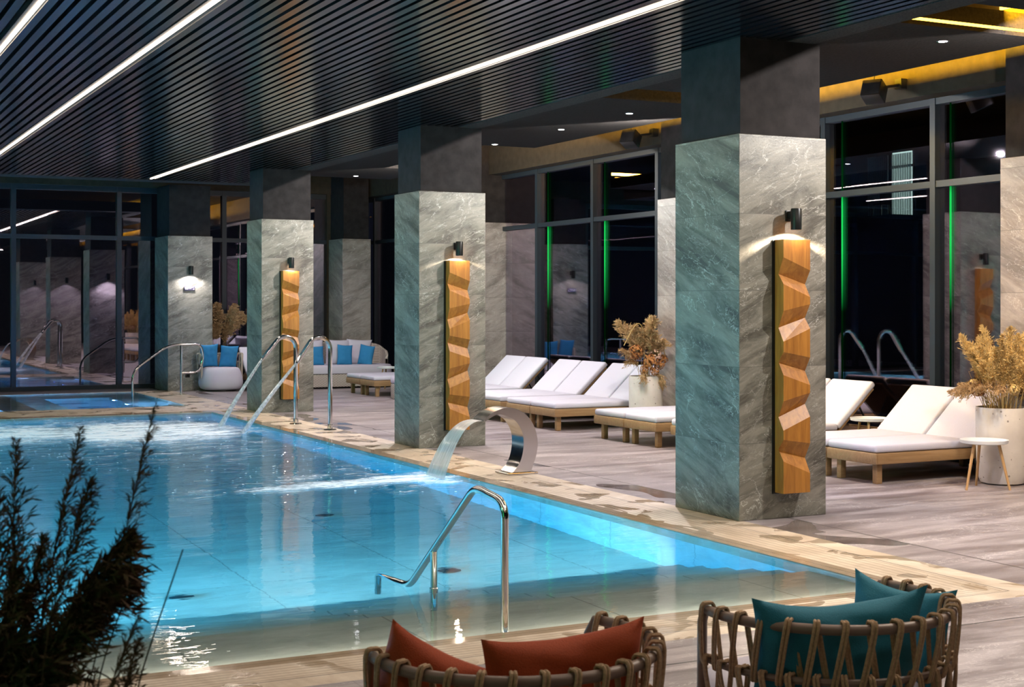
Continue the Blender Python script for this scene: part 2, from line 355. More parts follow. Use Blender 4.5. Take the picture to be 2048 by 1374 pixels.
def wood(name, a, b, axis=0, sc=1.0, rough=.5):
    m, nt, out = newmat(name)
    st = [9, 9, 9]; st[axis] = .8
    v = coords(nt, tuple(x*sc for x in st)); n = noise_(nt, v, 2.2, 6, .6, 1.2)
    f = noise_(nt, coords(nt, tuple(x*sc*4 for x in st)), 3, 3, .6)
    col = ramp(nt, n, [(.3, a), (.5, tuple((p+q)/2 for p, q in zip(a, b))), (.7, b)])
    col = mix(nt, math_(nt, 'MULTIPLY', f, .3), col, tuple(x*.45 for x in a))
    principled(nt, out, col, rough, 0, f, .12, .004)
wood('oak_frame', (.27, .155, .065), (.40, .25, .12), 0)
wood('panel_wood', (.27, .095, .010), (.50, .21, .032), 2, 1, .45)
wood('beech', (.50, .28, .11), (.66, .42, .2), 2)

def wicker():
    m, nt, out = newmat('wicker')
    t = nt.nodes.new('ShaderNodeTexCoord'); s = nt.nodes.new('ShaderNodeSeparateXYZ'); L(nt, t.outputs['Object'], s.inputs[0])
    a = math_(nt, 'SINE', math_(nt, 'MULTIPLY', math_(nt, 'ADD', s.outputs[0], s.outputs[1]), 95))
    b = math_(nt, 'SINE', math_(nt, 'MULTIPLY', s.outputs[2], 190))
    h = math_(nt, 'MULTIPLY', a, b)
    col = ramp(nt, math_(nt, 'ADD', math_(nt, 'MULTIPLY', h, .5), .5), [(.1, (.22, .18, .14)), (.6, (.60, .54, .47))])
    principled(nt, out, col, .7, 0, h, .6, .006)
wicker()
def concrete():
    m, nt, out = newmat('pot_concrete')
    n = noise_(nt, coords(nt), 3, 6, .6); vo = nt.nodes.new('ShaderNodeTexVoronoi'); vo.inputs['Scale'].default_value = 16
    L(nt, coords(nt), vo.inputs['Vector'])
    mask = noise_(nt, coords(nt), 9, 2, .5)
    pit = math_(nt, 'MULTIPLY', math_(nt, 'LESS_THAN', vo.outputs['Distance'], .16), math_(nt, 'GREATER_THAN', mask, .52))
    col = ramp(nt, n, [(.3, (.52, .48, .45)), (.7, (.68, .64, .60))])
    col = mix(nt, math_(nt, 'MULTIPLY', pit, .75), col, (.16, .13, .11))
    principled(nt, out, col, .7, 0, math_(nt, 'SUBTRACT', 1, pit), .6, .008)
concrete()
m, nt, out = newmat('slat_metal')
n = noise_(nt, coords(nt, (40, .5, 1)), 1.2, 2, .5)
principled(nt, out, (.010, .010, .012), .16, 0, n, .05, .004, spec=1.0)

# ------------------------------------------------------------------ geometry helpers
class MB:
    def __init__(s): s.bm = bmesh.new()
    def box(s, x0, y0, z0, x1, y1, z1, bevel=0, seg=2):
        r = bmesh.ops.create_cube(s.bm, size=1)
        vs = r['verts']
        for v in vs:
            v.co = Vector((x0+(v.co.x+.5)*(x1-x0), y0+(v.co.y+.5)*(y1-y0), z0+(v.co.z+.5)*(z1-z0)))
        if bevel:
            es = list({e for v in vs for e in v.link_edges})
            bmesh.ops.bevel(s.bm, geom=es, offset=bevel, segments=seg, affect='EDGES', profile=.5)
        return s
    def quad(s, *pts):
        vs = [s.bm.verts.new(p) for p in pts]; s.bm.faces.new(vs); return s
    def tube(s, pts, r, seg=10, cap=True, closed=False):
        pts = [Vector(p) for p in pts]; n = len(pts); rings = []
        rr = r if isinstance(r, (list, tuple)) else [r]*n
        up = None
        for i, p in enumerate(pts):
            if closed: t = (pts[(i+1) % n]-pts[i-1])
            else: t = pts[min(i+1, n-1)]-pts[max(i-1, 0)]
            if t.length < 1e-9: t = Vector((0, 0, 1))
            t.normalize()
            if up is None:
                up = Vector((0, 0, 1)) if abs(t.z) < .9 else Vector((1, 0, 0))
            a = t.cross(up); 
            if a.length < 1e-6: a = t.cross(Vector((1, .1, 0)))
            a.normalize(); b = a.cross(t).normalized(); up = b
            rings.append([s.bm.verts.new(p+(a*math.cos(2*PI*k/seg)+b*math.sin(2*PI*k/seg))*rr[i]) for k in range(seg)])
        m = n if closed else n-1
        for i in range(m):
            A, B = rings[i], rings[(i+1) % n]
            for k in range(seg): s.bm.faces.new((A[k], A[(k+1) % seg], B[(k+1) % seg], B[k]))
        if cap and not closed:
            s.bm.faces.new(rings[0][::-1]); s.bm.faces.new(rings[-1])
        return s
    def lathe(s, prof, seg=40, cx=0, cy=0, sx=1, sy=1, p=2):
        rings = []
        for (r, z) in prof:
            ring = []
            for k in range(seg):
                a = 2*PI*k/seg; c_, s_ = math.cos(a), math.sin(a)
                if p != 2:
                    q = (abs(c_)**p+abs(s_)**p)**(-1/p); c_ *= q; s_ *= q
                ring.append(s.bm.verts.new((cx+r*sx*c_, cy+r*sy*s_, z)))
            rings.append(ring)
        for A, B in zip(rings, rings[1:]):
            for k in range(seg): s.bm.faces.new((A[k], A[(k+1) % seg], B[(k+1) % seg], B[k]))
        if prof[0][0] > 1e-4: s.bm.faces.new(rings[0][::-1])
        if prof[-1][0] > 1e-4: s.bm.faces.new(rings[-1])
        return s
    def prism(s, poly, y0, y1):     # polygon in (x, z), extruded along y
        a = [s.bm.verts.new((x, y0, z)) for x, z in poly]; b = [s.bm.verts.new((x, y1, z)) for x, z in poly]
        n = len(poly)
        s.bm.faces.new(a); s.bm.faces.new(b[::-1])
        for i in range(n): s.bm.faces.new((a[i], b[i], b[(i+1) % n], a[(i+1) % n]))
        return s
    def xform(s, M):
        bmesh.ops.transform(s.bm, matrix=M, verts=s.bm.verts); return s
    def build(s, name, mat, parent=None, smooth=True, angle=35, loc=None):
        bmesh.ops.remove_doubles(s.bm, verts=s.bm.verts, dist=1e-6)
        bmesh.ops.recalc_face_normals(s.bm, faces=s.bm.faces)
        me = bpy.data.meshes.new(name); s.bm.to_mesh(me); s.bm.free()
        if smooth:
            me.polygons.foreach_set('use_smooth', [True]*len(me.polygons))
            try: me.set_sharp_from_angle(angle=R(angle))
            except Exception: pass
        o = bpy.data.objects.new(name, me); C.objects.link(o)
        if isinstance(mat, str): mat = MATS[mat]
        me.materials.append(mat)
        if parent is not None: o.parent = parent
        if loc: o.location = loc
        return o
def tag(o, label=None, cat=None, group=None, kind=None):
    for k, v in (('label', label), ('category', cat), ('group', group), ('kind', kind)):
        if v: o[k] = v
    return o
def thing(name, label, cat, loc=(0, 0, 0), rz=0, group=None):
    o = bpy.data.objects.new(name, None); C.objects.link(o); o.location = loc; o.rotation_euler = (0, 0, rz)
    o.empty_display_size = .1
    return tag(o, label, cat, group)
def struct(name, mb, mat, label=None, **kw): return tag(mb.build(name, mat, **kw), label, None, None, 'structure')
def dup(root, loc, rz=0, label=None, group=None):
    kids = list(root.children); r = root.copy(); C.objects.link(r); r.location = loc; r.rotation_euler = (0, 0, rz)
    if label: r['label'] = label
    if group: r['group'] = group
    for ch in kids:
        c = ch.copy(); C.objects.link(c); c.parent = r
        for g in ch.children:
            d = g.copy(); C.objects.link(d); d.parent = c
    return r
def spline(pts, n=8):
    P = [Vector(p) for p in pts]; P = [P[0]*2-P[1]]+P+[P[-1]*2-P[-2]]; out = []
    for i in range(1, len(P)-2):
        for k in range(n):
            t = k/n; a, b, c, d = P[i-1:i+3]
            out.append(.5*((2*b)+(c-a)*t+(2*a-5*b+4*c-d)*t*t+(3*b-a-3*c+d)*t**3))
    out.append(P[-2]); return out
def fillet(pts, r, n=6):
    P = [Vector(p) for p in pts]; out = [P[0]]
    for i in range(1, len(P)-1):
        a, b, c = P[i-1], P[i], P[i+1]; u = (a-b); v = (c-b); rr = min(r, u.length*.48, v.length*.48)
        p0 = b+u.normalized()*rr; p1 = b+v.normalized()*rr
        for k in range(n+1):
            t = k/n; out.append(p0*(1-t)**2+b*2*t*(1-t)+p1*t*t)
    out.append(P[-1]); return out

# ------------------------------------------------------------------ the setting: shell
struct('floor', MB().box(6.65, -3, -.25, 11.6, 29.2, 0).box(-6, -3, -.25, 6.65, 6.09, 0).box(-6, 6.09, -.25, -3.3, 29.2, 0).box(-3.3, 27.95, -.25, 6.65, 29.2, 0), 'slate_floor', smooth=False)
cop = MB()
cop.box(5.91, 6.09, -.3, 6.65, 27.95, 0).box(-3.3, 6.09, -.3, 5.91, 6.63, 0).box(-3.3, 22.1, -.3, 5.91, 23.65, 0).box(-3.3, 6.63, -.3, -3, 22.1, 0).box(-3.3, 27.85, -.3, 5.91, 27.95, 0)
struct('trim_1', cop, 'coping_stone', 'beige grooved stone coping around the pool', smooth=False)
# pool basin
b = MB()
b.box(-3.3, 6.3, -1.7, 6.3, 22.4, -1.4)
b.box(5.91, 6.3, -1.5, 6.3, 22.4, -.3).box(-3.3, 6.3, -1.5, -3.0, 22.4, -.3).box(-3.0, 22.1, -1.5, 5.91, 22.4, -.3).box(-3.0, 6.3, -1.5, 5.91, 6.63, -.3)
z, y = -.16, 6.63
b.box(-3.0, 6.63, -1.45, 5.91, 7.45, -.16)
for k in range(1, 6): b.box(-3.0, 7.45+(k-1)*.30, -1.45, 5.91, 7.45+k*.30, -.16-k*.207)
tag(b.build('pool_basin', 'pool_tile', smooth=False), 'beige tiled swimming pool basin with steps along its near end', 'pool')
wtr = MB().box(-3.05, 6.6, -1.66, 5.95, 22.13, -.008)
tag(wtr.build('pool_water', 'pool_water', smooth=False), 'clear turquoise water filling the large swimming pool', 'water', kind='stuff')
for x, y in ((2.4, 9.75), (4.37, 12.44), (4.39, 9.73)):
    nm = {9.75: 'nearest the dried grasses', 12.44: 'farther out, behind the handrail', 9.73: 'right of the handrail'}[y]
    tag(MB().lathe([(0, 0), (.08, 0), (.09, .012), (.07, .02), (0, .02)], 24).build('floor_drain', 'drain_steel', loc=(x, y, -1.395)), 'round dark drain cover on the pool floor '+nm, 'drain')
# whirlpool
j = MB()
j.box(-3.0, 23.65, -1.2, 5.91, 27.85, -1.0)
j.box(-3.0, 23.55, -1.2, 5.95, 23.66, -.3).box(5.90, 23.6, -1.2, 6.0, 27.9, -.3).box(-3, 27.84, -1.2, 5.95, 27.9, -.3)
j.box(5.29, 23.65, -1.1, 5.91, 27.85, -.45).box(3.58, 23.65, -1.1, 4.13, 27.85, -.45).box(4.13, 23.65, -1.1, 5.29, 24.2, -.45).box(4.13, 26.95, -1.1, 5.29, 27.85, -.45)
j.box(3.05, 23.65, -1.1, 3.58, 27.85, -.12).box(-3, 23.65, -1.1, 2.2, 27.85, -.5)
tag(j.build('whirlpool_basin', 'pool_tile', smooth=False), 'shallow whirlpool basin with a deeper blue lit pit before the far glass wall', 'whirlpool')
tag(MB().box(-3.02, 23.6, -1.15, 5.93, 27.88, -.008).build('whirlpool_water', 'whirlpool_water', smooth=False), 'still blue water in the whirlpool behind the main pool', 'water', kind='stuff')
for k, (x, y) in enumerate(((5.27, 25.2), (5.27, 26.3))):
    tag(MB().lathe([(0, 0), (.045, 0), (.05, .02), (0, .03)], 20).xform(Matrix.Rotation(-PI/2, 4, 'Y')).build('underwater_lamp', 'blue_lamp', loc=(x, y, -.62)),
        ('nearer' if k == 0 else 'farther')+' of the two glowing blue lamps inside the whirlpool pit', 'lamp')
for x, y in ((4.5, 26.2), (4.7, 25.2)):
    tag(MB().box(-.28, -.09, 0, .28, .09, .015, .004).build('floor_grate', 'drain_steel', loc=(x, y, -1.0)), 'dark rectangular grate on the whirlpool pit floor, '+('farther one' if y > 26 else 'nearer one'), 'grate')

# walls behind and beside the camera, black ceiling void
struct('wall_back', MB().box(-6.2, -3.2, 0, 11.6, -3, 4.6), 'plaster_dark', smooth=False)
struct('wall_left', MB().box(-6.2, -3, 0, -6, 29.2, 4.6), 'plaster_dark', smooth=False)
struct('ceiling', MB().box(-6.2, -3.2, 4.5, 11.6, 29.4, 4.6), 'void_black', smooth=False)
# slatted pool ceiling
sl = MB(); x = -5.9
while x < 7.05:
    if min(abs(x+.03-q) for q in (5.46, 2.65, 1.57, -1.6)) > .055: sl.box(x, -2.9, 3.78, x+.062, 24.35, 3.86)
    x += .1
tag(sl.build('ceiling_slats', 'slat_metal', smooth=False), 'glossy black metal slats hung under the pool hall ceiling', None, None, 'structure')['category'] = 'ceiling'
struct('trim_2', MB().box(-6, 24.4, 3.78, 7.1, 24.85, 4.0).box(7.10, -3, 3.78, 7.36, 24.85, 4.0), 'soffit', 'rough dark plaster band around the slats', smooth=False)
# light lines
for k, (x, y0, y1, nm) in enumerate(((5.46, -2.5, 24.3, 'rightmost, running above the columns'), (2.65, -2.5, 22.8, 'middle one of three'), (1.57, -2.5, 14.6, 'leftmost, cut by the corner of the photo'))):
    t = thing('linear_light', 'glowing white light line in the slatted ceiling, '+nm, 'light', (x, y0, 3.785))
    MB().box(-.012, 0, 0, .012, y1-y0, .012).build('diffuser', 'led_warm', t, False)
    MB().box(-.05, 0, .012, .05, y1-y0, .06).build('housing', 'black_metal', t, False)
# lounge bay ceiling slabs with gaps that hide yellow light
slab = MB()
slab.box(7.36, -3, 3.78, 8.9, 7.45, 3.96).box(7.36, 8.2, 3.78, 8.9, 11.9, 3.96).box(7.36, 12.56, 3.78, 8.95, 17.05, 3.96)
slab.box(8.86, -3, 3.96, 8.9, 17.05, 4.06)
slab.box(7.36, 17.05, 3.78, 8.2, 22.5, 3.96).box(8.2, 20.6, 3.78, 9.06, 22.5, 3.96)
struct('ceiling_slab', slab, 'slab_dark', 'dark rough ceiling panels of the lounge bay', smooth=False)
struct('trim_3', MB().box(7.36, 7.45, 4.1, 8.9, 8.2, 4.2).box(7.36, 11.7, 4.1, 8.95, 12.6, 4.2).box(7.3, 7.4, 3.96, 7.37, 12.6, 4.2).box(7.36, 12.56, 3.961, 8.95, 12.62, 4.2).box(7.36, 8.2, 3.961, 8.9, 8.26, 4.2), 'cove_wall', smooth=False)
def led(label, *bx):
    return tag(MB().box(*bx).build('cove_light_strip', 'led_yellow', smooth=False), label, 'light')
led('yellow light strip glowing in the ceiling slot at the top right corner', 7.40, 8.12, 3.80, 8.88, 8.15, 3.815)
led('hidden yellow light strip in the ceiling slot behind the big column', 7.42, 11.92, 3.965, 8.9, 11.96, 3.98)
led('hidden yellow light strip along the ceiling edge facing the right windows', 8.36, 1.0, 3.965, 8.39, 17.0, 4.04)
led('hidden yellow light strip at the far end of the lounge ceiling panels', 7.5, 22.40, 3.965, 9.0, 22.44, 3.98)
light('cove_lamp', 'AREA', (8.4, 7.5, 4.045), 4600, (1, .55, .015), (0, R(-90), 0), shape='RECTANGLE', size=.03, size_y=19)
light('cove_lamp', 'AREA', (8.2, 22.56, 4.05), 14, (1, .55, .05), (R(70), 0, PI), shape='RECTANGLE', size=1.6, size_y=.05)
light('cove_lamp', 'AREA', (8.6, 17.15, 4.05), 12, (1, .55, .05), (R(70), 0, PI), shape='RECTANGLE', size=.8, size_y=.05)
aim(light('cove_lamp', 'AREA', (8.1, 12.0, 4.0), 5, (1, .62, .1), shape='RECTANGLE', size=1.5, size_y=.05), (8.1, 12.6, 4.0))
# wall beam above the right windows
struct('wall_right', MB().box(10.9, -3, 3.93, 11.3, 29.2, 4.5), 'cove_wall', smooth=False)
struct('wall_far', MB().box(-6, 28.85, 4.0, 10.9, 29.2, 4.5).box(10.2, 28.9, 0, 11.0, 29.2, 4.0), 'cove_wall', smooth=False)

# glazing: right wall (plane X=11.2) and far wall (plane Y=29)
fr = MB()
MY = [0.77+1.855*k for k in range(16)]
for y in MY: fr.box(11.14, y-.04, .0, 11.30, y+.04, 3.93)
for z0, z1 in ((0, .10), (2.96, 3.03), (3.86, 3.93)): fr.box(11.15, -3, z0, 11.28, 29, z1)
struct('window_1', fr, 'frame_metal', 'dark metal window frames of the right wall', smooth=False)
gl_o = struct('window_2', MB().box(11.21, -3, .05, 11.225, 29, 3.9), 'window_glass', 'dark reflecting glass of the right wall', smooth=False)
fr = MB()
for x in (-4.12, -2.12, -.12, 1.88, 3.88, 5.88, 8.0, 9.6): fr.box(x-.045, 28.93, 0, x+.045, 29.08, 4.0)
for z0, z1 in ((0, .08), (2.95, 3.03), (3.9, 4.0)): fr.box(-6, 28.94, z0, 10.2, 29.07, z1)
struct('window_3', fr, 'frame_metal', 'dark metal window frames of the far wall', smooth=False)
struct('window_4', MB().box(-6, 29.0, .04, 10.2, 29.015, 3.95), 'window_glass', 'dark reflecting glass of the far wall', smooth=False)
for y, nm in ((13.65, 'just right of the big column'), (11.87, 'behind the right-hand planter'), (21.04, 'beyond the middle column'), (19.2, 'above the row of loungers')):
    tag(MB().box(11.185, y-.20, .1, 11.20, y-.184, 3.86).build('reflection_strip', 'green_reflection', smooth=False), 'thin green reflection made as a glowing strip beside the window mullion '+nm, 'light')

# ------------------------------------------------------------------ columns
def column(x0, y0, x1, y1, ztop, mat, label, name='stone_column'):
    t = thing(name, label, 'column', (x0, y0, 0))
    w_, d_ = x1-x0, y1-y0
    MB().box(0, 0, 0, w_, d_, ztop, .003, 1).build('stone_cladding', mat, t, False)
    MB().box(.035, .035, ztop-.01, w_-.035, d_-.035, 3.99 if name == 'stone_column' else 4.45).build('plaster_shaft', 'plaster_dark', t, False)
    return t
column(6.61, 9.17, 7.46, 10.07, 3.02, 'stone', 'nearest and largest stone clad column, right of centre, with a wooden wall panel')
column(6.58, 15.44, 7.44, 16.2, 3.01, 'stone', 'second nearest stone clad column, behind the curved steel waterfall spout')
column(6.54, 21.54, 7.38, 22.33, 3.0, 'stone', 'stone clad column with a wooden panel behind the two arched water jet pipes')
column(6.55, 27.7, 7.42, 28.8, 3.0, 'stone', 'farthest stone clad column by the glass wall, carrying a lit sign plaque')
for a in ((10.5, 9.4, 11.1, 10.29, 3.10, 'brown stone clad column at the right edge behind the tall dried grass'),
          (10.53, 15.6, 11.1, 16.48, 3.10, 'brown stone clad column by the windows, half hidden behind the largest column'),
          (10.5, 22.45, 11.34, 23.3, 3.10, 'brown stone clad column between windows and loungers, right of the second column'),
          (10.24, 28.05, 10.86, 28.9, 3.03, 'brown stone clad column behind the wicker sofa')):
    column(a[0], a[1], a[2], a[3], a[4], 'stone_back', a[5], 'wall_column')

# ------------------------------------------------------------------ zigzag wooden panels and sconces on the columns
def zv(c): return (220+c/1.635)
def zz(c):   # picture rows of the nearest panel turned into heights on its column face
    v = zv(c); return 2.198+(v-480)*(0.206-2.198)/(985-480)
LEFT = [(425, 1), (483, 1), (537, 0), (570, 1), (657, 1), (712, 0), (757, 1), (790, 1), (822, 0), (865, 1), (950, 1), (1003, 0), (1045, 1), (1075, 1), (1108, 0), (1145, 1), (1250, 1)]
RIGHT = [(425, 1), (525, 1), (570, 0), (612, 1), (635, 1), (680, 0), (715, 1), (810, 1), (855, 0), (900, 1), (925, 1), (963, 0), (1003, 1), (1090, 1), (1140, 0), (1188, 1), (1250, 1)]
def panel(x, y, label):
    t = thing('wooden_wall_panel', label, 'wall panel', (x, y, 0), group='carved wooden panels on the columns')
    bm = MB(); dep = (.055, .12); X0, X1 = -.128, .132
    def vs(tab, X): return [(X, -dep[k], zz(c)) for c, k in tab]
    l, r = vs(LEFT, X0), vs(RIGHT, X1)
    B = bm.bm; lv = [B.verts.new(p) for p in l]; rv = [B.verts.new(p) for p in r]
    lb = [B.verts.new((p[0], -.012, p[2])) for p in l]; rb = [B.verts.new((p[0], -.012, p[2])) for p in r]
    for i in range(len(l)-1):
        B.faces.new((lv[i], rv[i], lv[i+1])); B.faces.new((rv[i], rv[i+1], lv[i+1]))
        B.faces.new((lb[i], lv[i], lv[i+1], lb[i+1])); B.faces.new((rv[i], rb[i], rb[i+1], rv[i+1]))
        B.faces.new((lb[i+1], rb[i+1], rb[i], lb[i]))
    B.faces.new((lv[0], lb[0], rb[0], rv[0])); B.faces.new((lv[-1], rv[-1], rb[-1], lb[-1]))
    bm.build('carved_board', 'panel_wood', t, False)
    MB().box(-.15, -.012, zz(1250)-.01, .11, 0, zz(425)).build('backing_board', 'black_metal', t, False)
    return t
def sconce(x, y, z, label, energy, color):
    t = thing('wall_sconce', label, 'wall lamp', (x, y, z), group='black cylinder wall lamps')
    MB().lathe([(.030, .002), (.041, 0), (.043, .008), (.043, .160), (.039, .168), (0, .168)], 28).xform(Matrix.Translation((0, -.105, 0))).build('shade', 'black_metal', t)
    MB().box(-.028, -.012, .072, .028, 0, .158, .003).box(-.017, -.07, .085, .017, -.01, .15, .004).build('bracket', 'black_metal', t)
    MB().lathe([(0, .004), (.030, .004), (.030, .008), (0, .008)], 20).xform(Matrix.Translation((0, -.105, 0))).build('bulb', 'lamp_warm', t)
    light('sconce_lamp', 'SPOT', (x, y-.105, z-.012), energy, color, spot_size=R(158), spot_blend=.4, shadow_soft_size=.025)
panel(7.073, 9.17, 'zigzag carved orange wood panel on the nearest column')
panel(7.045, 15.44, 'zigzag carved orange wood panel on the column behind the waterfall spout')
panel(6.975, 21.54, 'zigzag carved orange wood panel on the column behind the arched jet pipes')
sconce(7.08, 9.17, 2.275, 'small black cylinder wall lamp shining above the wood panel of the nearest column', 170, WARM)
sconce(7.05, 15.44, 2.255, 'small black cylinder wall lamp shining above the wood panel behind the waterfall spout', 170, WARM)
sconce(6.985, 21.54, 2.24, 'small black cylinder wall lamp above the wood panel behind the jet pipes', 170, WARM)
sconce(6.975, 27.7, 2.25, 'small black cylinder wall lamp shining down on the sign of the farthest column', 40, (1, .95, .97))
for yb, xb in ((10.07, 7.05), (16.2, 7.02), (22.33, 6.98)):     # the columns carry one on their back as well, seen in the glass
    t = thing('wall_sconce', 'black cylinder wall lamp on the back of the column at '+{10.07: 'the right, nearest one', 16.2: 'the waterfall spout', 22.33: 'the arched jet pipes'}[yb], 'wall lamp', (xb, yb, 2.26), PI, group='black cylinder wall lamps')
    MB().lathe([(.041, 0), (.043, .16), (0, .168)], 20).xform(Matrix.Translation((0, -.105, 0))).build('shade', 'black_metal', t)
    MB().box(-.028, -.07, .072, .028, 0, .158, .003).build('bracket', 'black_metal', t)
    light('sconce_lamp', 'SPOT', (xb, yb+.105, 2.24), 90, (.86, .78, 1), spot_size=R(140), spot_blend=.7, shadow_soft_size=.03)
# sign plaque, socket
t = thing('sign_plaque', 'small dark rectangular sign plaque with white writing under the lamp of the farthest column', 'sign', (6.965, 27.695, 1.985))
MB().box(-.105, -.012, -.045, .105, 0, .045, .002).build('plate', simple('plaque', (.06, .05, .085), .4), t)
pm = simple('plaque_print', (.75, .72, .78), .5)
pr = MB(); pr.box(-.092, -.0135, .018, .08, -.0125, .028)
for a, b2 in ((-.09, -.06), (-.055, -.02), (-.015, .035)): pr.box(a, -.0135, -.004, b2, -.0125, .008)
for a, b2 in ((-.08, -.055), (-.05, -.03)): pr.box(a, -.0135, -.022, b2, -.0125, -.012)
pr.prism([(.07, -.026), (.095, -.026), (.0825, .0)], -.0135, -.0125)
pr.build('lettering', pm, t, False)
t = thing('wall_socket', 'small black square socket low on the farthest column', 'socket', (6.93, 27.695, .30))
MB().box(-.045, -.012, -.045, .045, 0, .045, .004).build('cover', 'black_metal', t); MB().lathe([(0, 0), (.02, 0), (.02, .004), (0, .004)], 16).xform(Matrix.Translation((0, -.012, 0))@Matrix.Rotation(PI/2, 4, 'X')).build('outlet', 'void_black', t)

# ------------------------------------------------------------------ pipes, spouts, jets
def jet(y, pts, base, label, hit):
    t = thing('water_jet_pipe', label, 'water jet', (base, y, 0), group='arched water jet pipes')
    P = [(p[0]-base, 0, p[1]) for p in pts]
    MB().tube(P, [.030]*(len(P)-2)+[.027, .024], 16).build('pipe', 'steel', t)
    MB().lathe([(0, 0), (.085, 0), (.088, .006), (.08, .014), (.04, .016), (0, .016)], 32).build('base_flange', 'steel', t)
    MB().lathe([(.031, .016), (.036, .02), (.037, .07), (.031, .078)], 24).build('collar', 'steel', t)
    a = Vector((pts[-1][0], y, pts[-1][1])); b_ = Vector(hit)
    S = []; RR = []
    for k in range(15):
        q = k/14; p = a.lerp(b_, q); p.z += .22*q*(1-q)*(a-b_).length*.35; S.append(p); RR.append(.017+.020*q)
    return tag(MB().tube(S, RR, 12).build('water_jet', 'jet_stream'), 'white jet of water shot into the pool by the '+('farther' if y > 19 else 'nearer')+' arched pipe', 'water jet', kind='stuff')
def archpts(bx, top, xr, tip, r=.14):
    # vertical post, round arch over the top, then a straight run down to the nozzle
    return fillet([(bx, 0), (bx, top*.7), (bx, top+.02), (bx-.13, top+.06), tip], r, 8)
def arch(bx, zt, tipx, tipz):
    P = [(bx, .01), (bx, zt-.22)]
    cx, r_ = bx-.155, .155
    ang = math.atan2((zt-.03)-tipz, (cx-.05)-tipx)
    for k in range(17):
        a = k/16*(PI/2+ang+.12); P.append((cx+r_*math.cos(a), zt-.165+r_*math.sin(a)))
    for q in (.3, .6, .85, 1): P.append((P[18][0]*(1-q)+tipx*q, P[18][1]*(1-q)+tipz*q))
    return P
jet(19.36, arch(6.37, 1.238, 5.877, .908), 6.37, 'farther of the two polished arched pipes shooting water jets', (5.30, 19.4, -.01))
jet(18.25, arch(6.485, 1.253, 6.015, .90), 6.485, 'nearer of the two polished arched pipes shooting water jets', (5.30, 18.3, -.01))

# curved waterfall spout
t = thing('waterfall_spout', 'large curved polished steel waterfall spout pouring into the pool', 'fountain', (6.5, 12.8, 0))
outer = [(6.093, .548), (6.155, .598), (6.218, .634), (6.319, .663), (6.399, .662), (6.493, .631), (6.58, .57), (6.653, .463), (6.689, .323), (6.676, .192), (6.64, .09), (6.614, .018)]
inner = [(6.406, .018), (6.479, .098), (6.519, .2), (6.532, .33), (6.508, .435), (6.442, .529), (6.362, .577), (6.253, .604), (6.182, .579), (6.111, .540)]
def sm(pts, n=5): return [(p.x, p.z) for p in spline([(x, 0, z) for x, z in pts], n)]
MB().prism([(x-6.5, z) for x, z in sm(outer)+sm(inner)], -.12, .14).build('curved_body', 'steel_brushed', t, True, 50)
MB().box(-.16, -.16, 0, .175, .135, .018, .003, 1).build('base_plate', 'steel_brushed', t)
MB().tube([(-.41, -.12, .546), (-.41, .14, .546)], .005, 8).build('lip', 'black_metal', t)
# falling sheet
sh = MB(); NS, NW = 16, 10; grid = []
for i in range(NS+1):
    q = i/NS; row = []
    for k in range(NW+1):
        s_ = k/NW; y = 12.70+.22*s_
        x = 6.095-.46*(q**.72); zz_ = .545+.02*q-.575*q**1.7
        y += (s_-.5)*.22*q+ .02*q
        row.append(sh.bm.verts.new((x+.012*math.sin(s_*31)*q, y, zz_)))
    grid.append(row)
for i in range(NS):
    for k in range(NW): sh.bm.faces.new((grid[i][k], grid[i][k+1], grid[i+1][k+1], grid[i+1][k]))
tag(sh.build('water_sheet', 'water_sheet'), 'white sheet of water falling from the curved steel spout into the pool', 'waterfall', kind='stuff')

# foam
def foam(name, label, x0, x1, y0, y1, fn, z=.0005):
    nx, ny = 60, 50; me = bpy.data.meshes.new(name); vs = []; fs = []; dens = []
    for j in range(ny+1):
        for i in range(nx+1):
            x = x0+(x1-x0)*i/nx; y = y0+(y1-y0)*j/ny
            vs.append((x, y, z)); dens.append(max(0, min(1, fn(x, y))))
    for j in range(ny):
        for i in range(nx):
            a = j*(nx+1)+i
            if max(dens[a], dens[a+1], dens[a+nx+1], dens[a+nx+2]) > 0: fs.append((a, a+1, a+nx+2, a+nx+1))
    me.from_pydata(vs, [], fs)
    at = me.attributes.new('foaminess', 'FLOAT', 'POINT'); at.data.foreach_set('value', dens)
    me.materials.append(MATS['foam']); o = bpy.data.objects.new(name, me); C.objects.link(o)
    return tag(o, label, 'foam', kind='stuff')
def blob(cx, cy, rx, ry, amp=1): return lambda x, y: amp*max(0, 1-math.sqrt(((x-cx)/rx)**2+((y-cy)/ry)**2))
def jf(x, y): return max(blob(4.2, 19.2, 1.8, 2.2, 1.9)(x, y), blob(4.9, 18.6, .7, .9, 1.6)(x, y), blob(2.4, 19.6, 3.0, 2.4, 1.15)(x, y), blob(3.8, 16.6, 2.6, 2.4, .46)(x, y), blob(3.4, 20.9, 2.6, 1.2, .62)(x, y))
foam('water_foam', 'churned white foam where the two water jets strike the pool', .6, 5.9, 14.6, 22.05, jf)
def wf(x, y):
    a = blob(5.55, 12.75, .45, .55, 1.6)(x, y)
    dx, dy = 5.5-x, y-12.8
    u_ = dx*.95-dy*.1
    b2 = max(0, 1-abs((y-12.9+.12*(dx))/.5))*max(0, 1-max(0, u_-.3)/2.4)*1.5 if x < 5.7 else 0
    return max(a, b2, blob(4.6, 13.4, 1.6, 1.3, .45)(x, y), blob(5.2, 12.3, .9, .8, .4)(x, y))
foam('water_foam', 'white foam below the falling sheet of the curved spout', 2.6, 5.9, 11.2, 15.2, wf, .001)

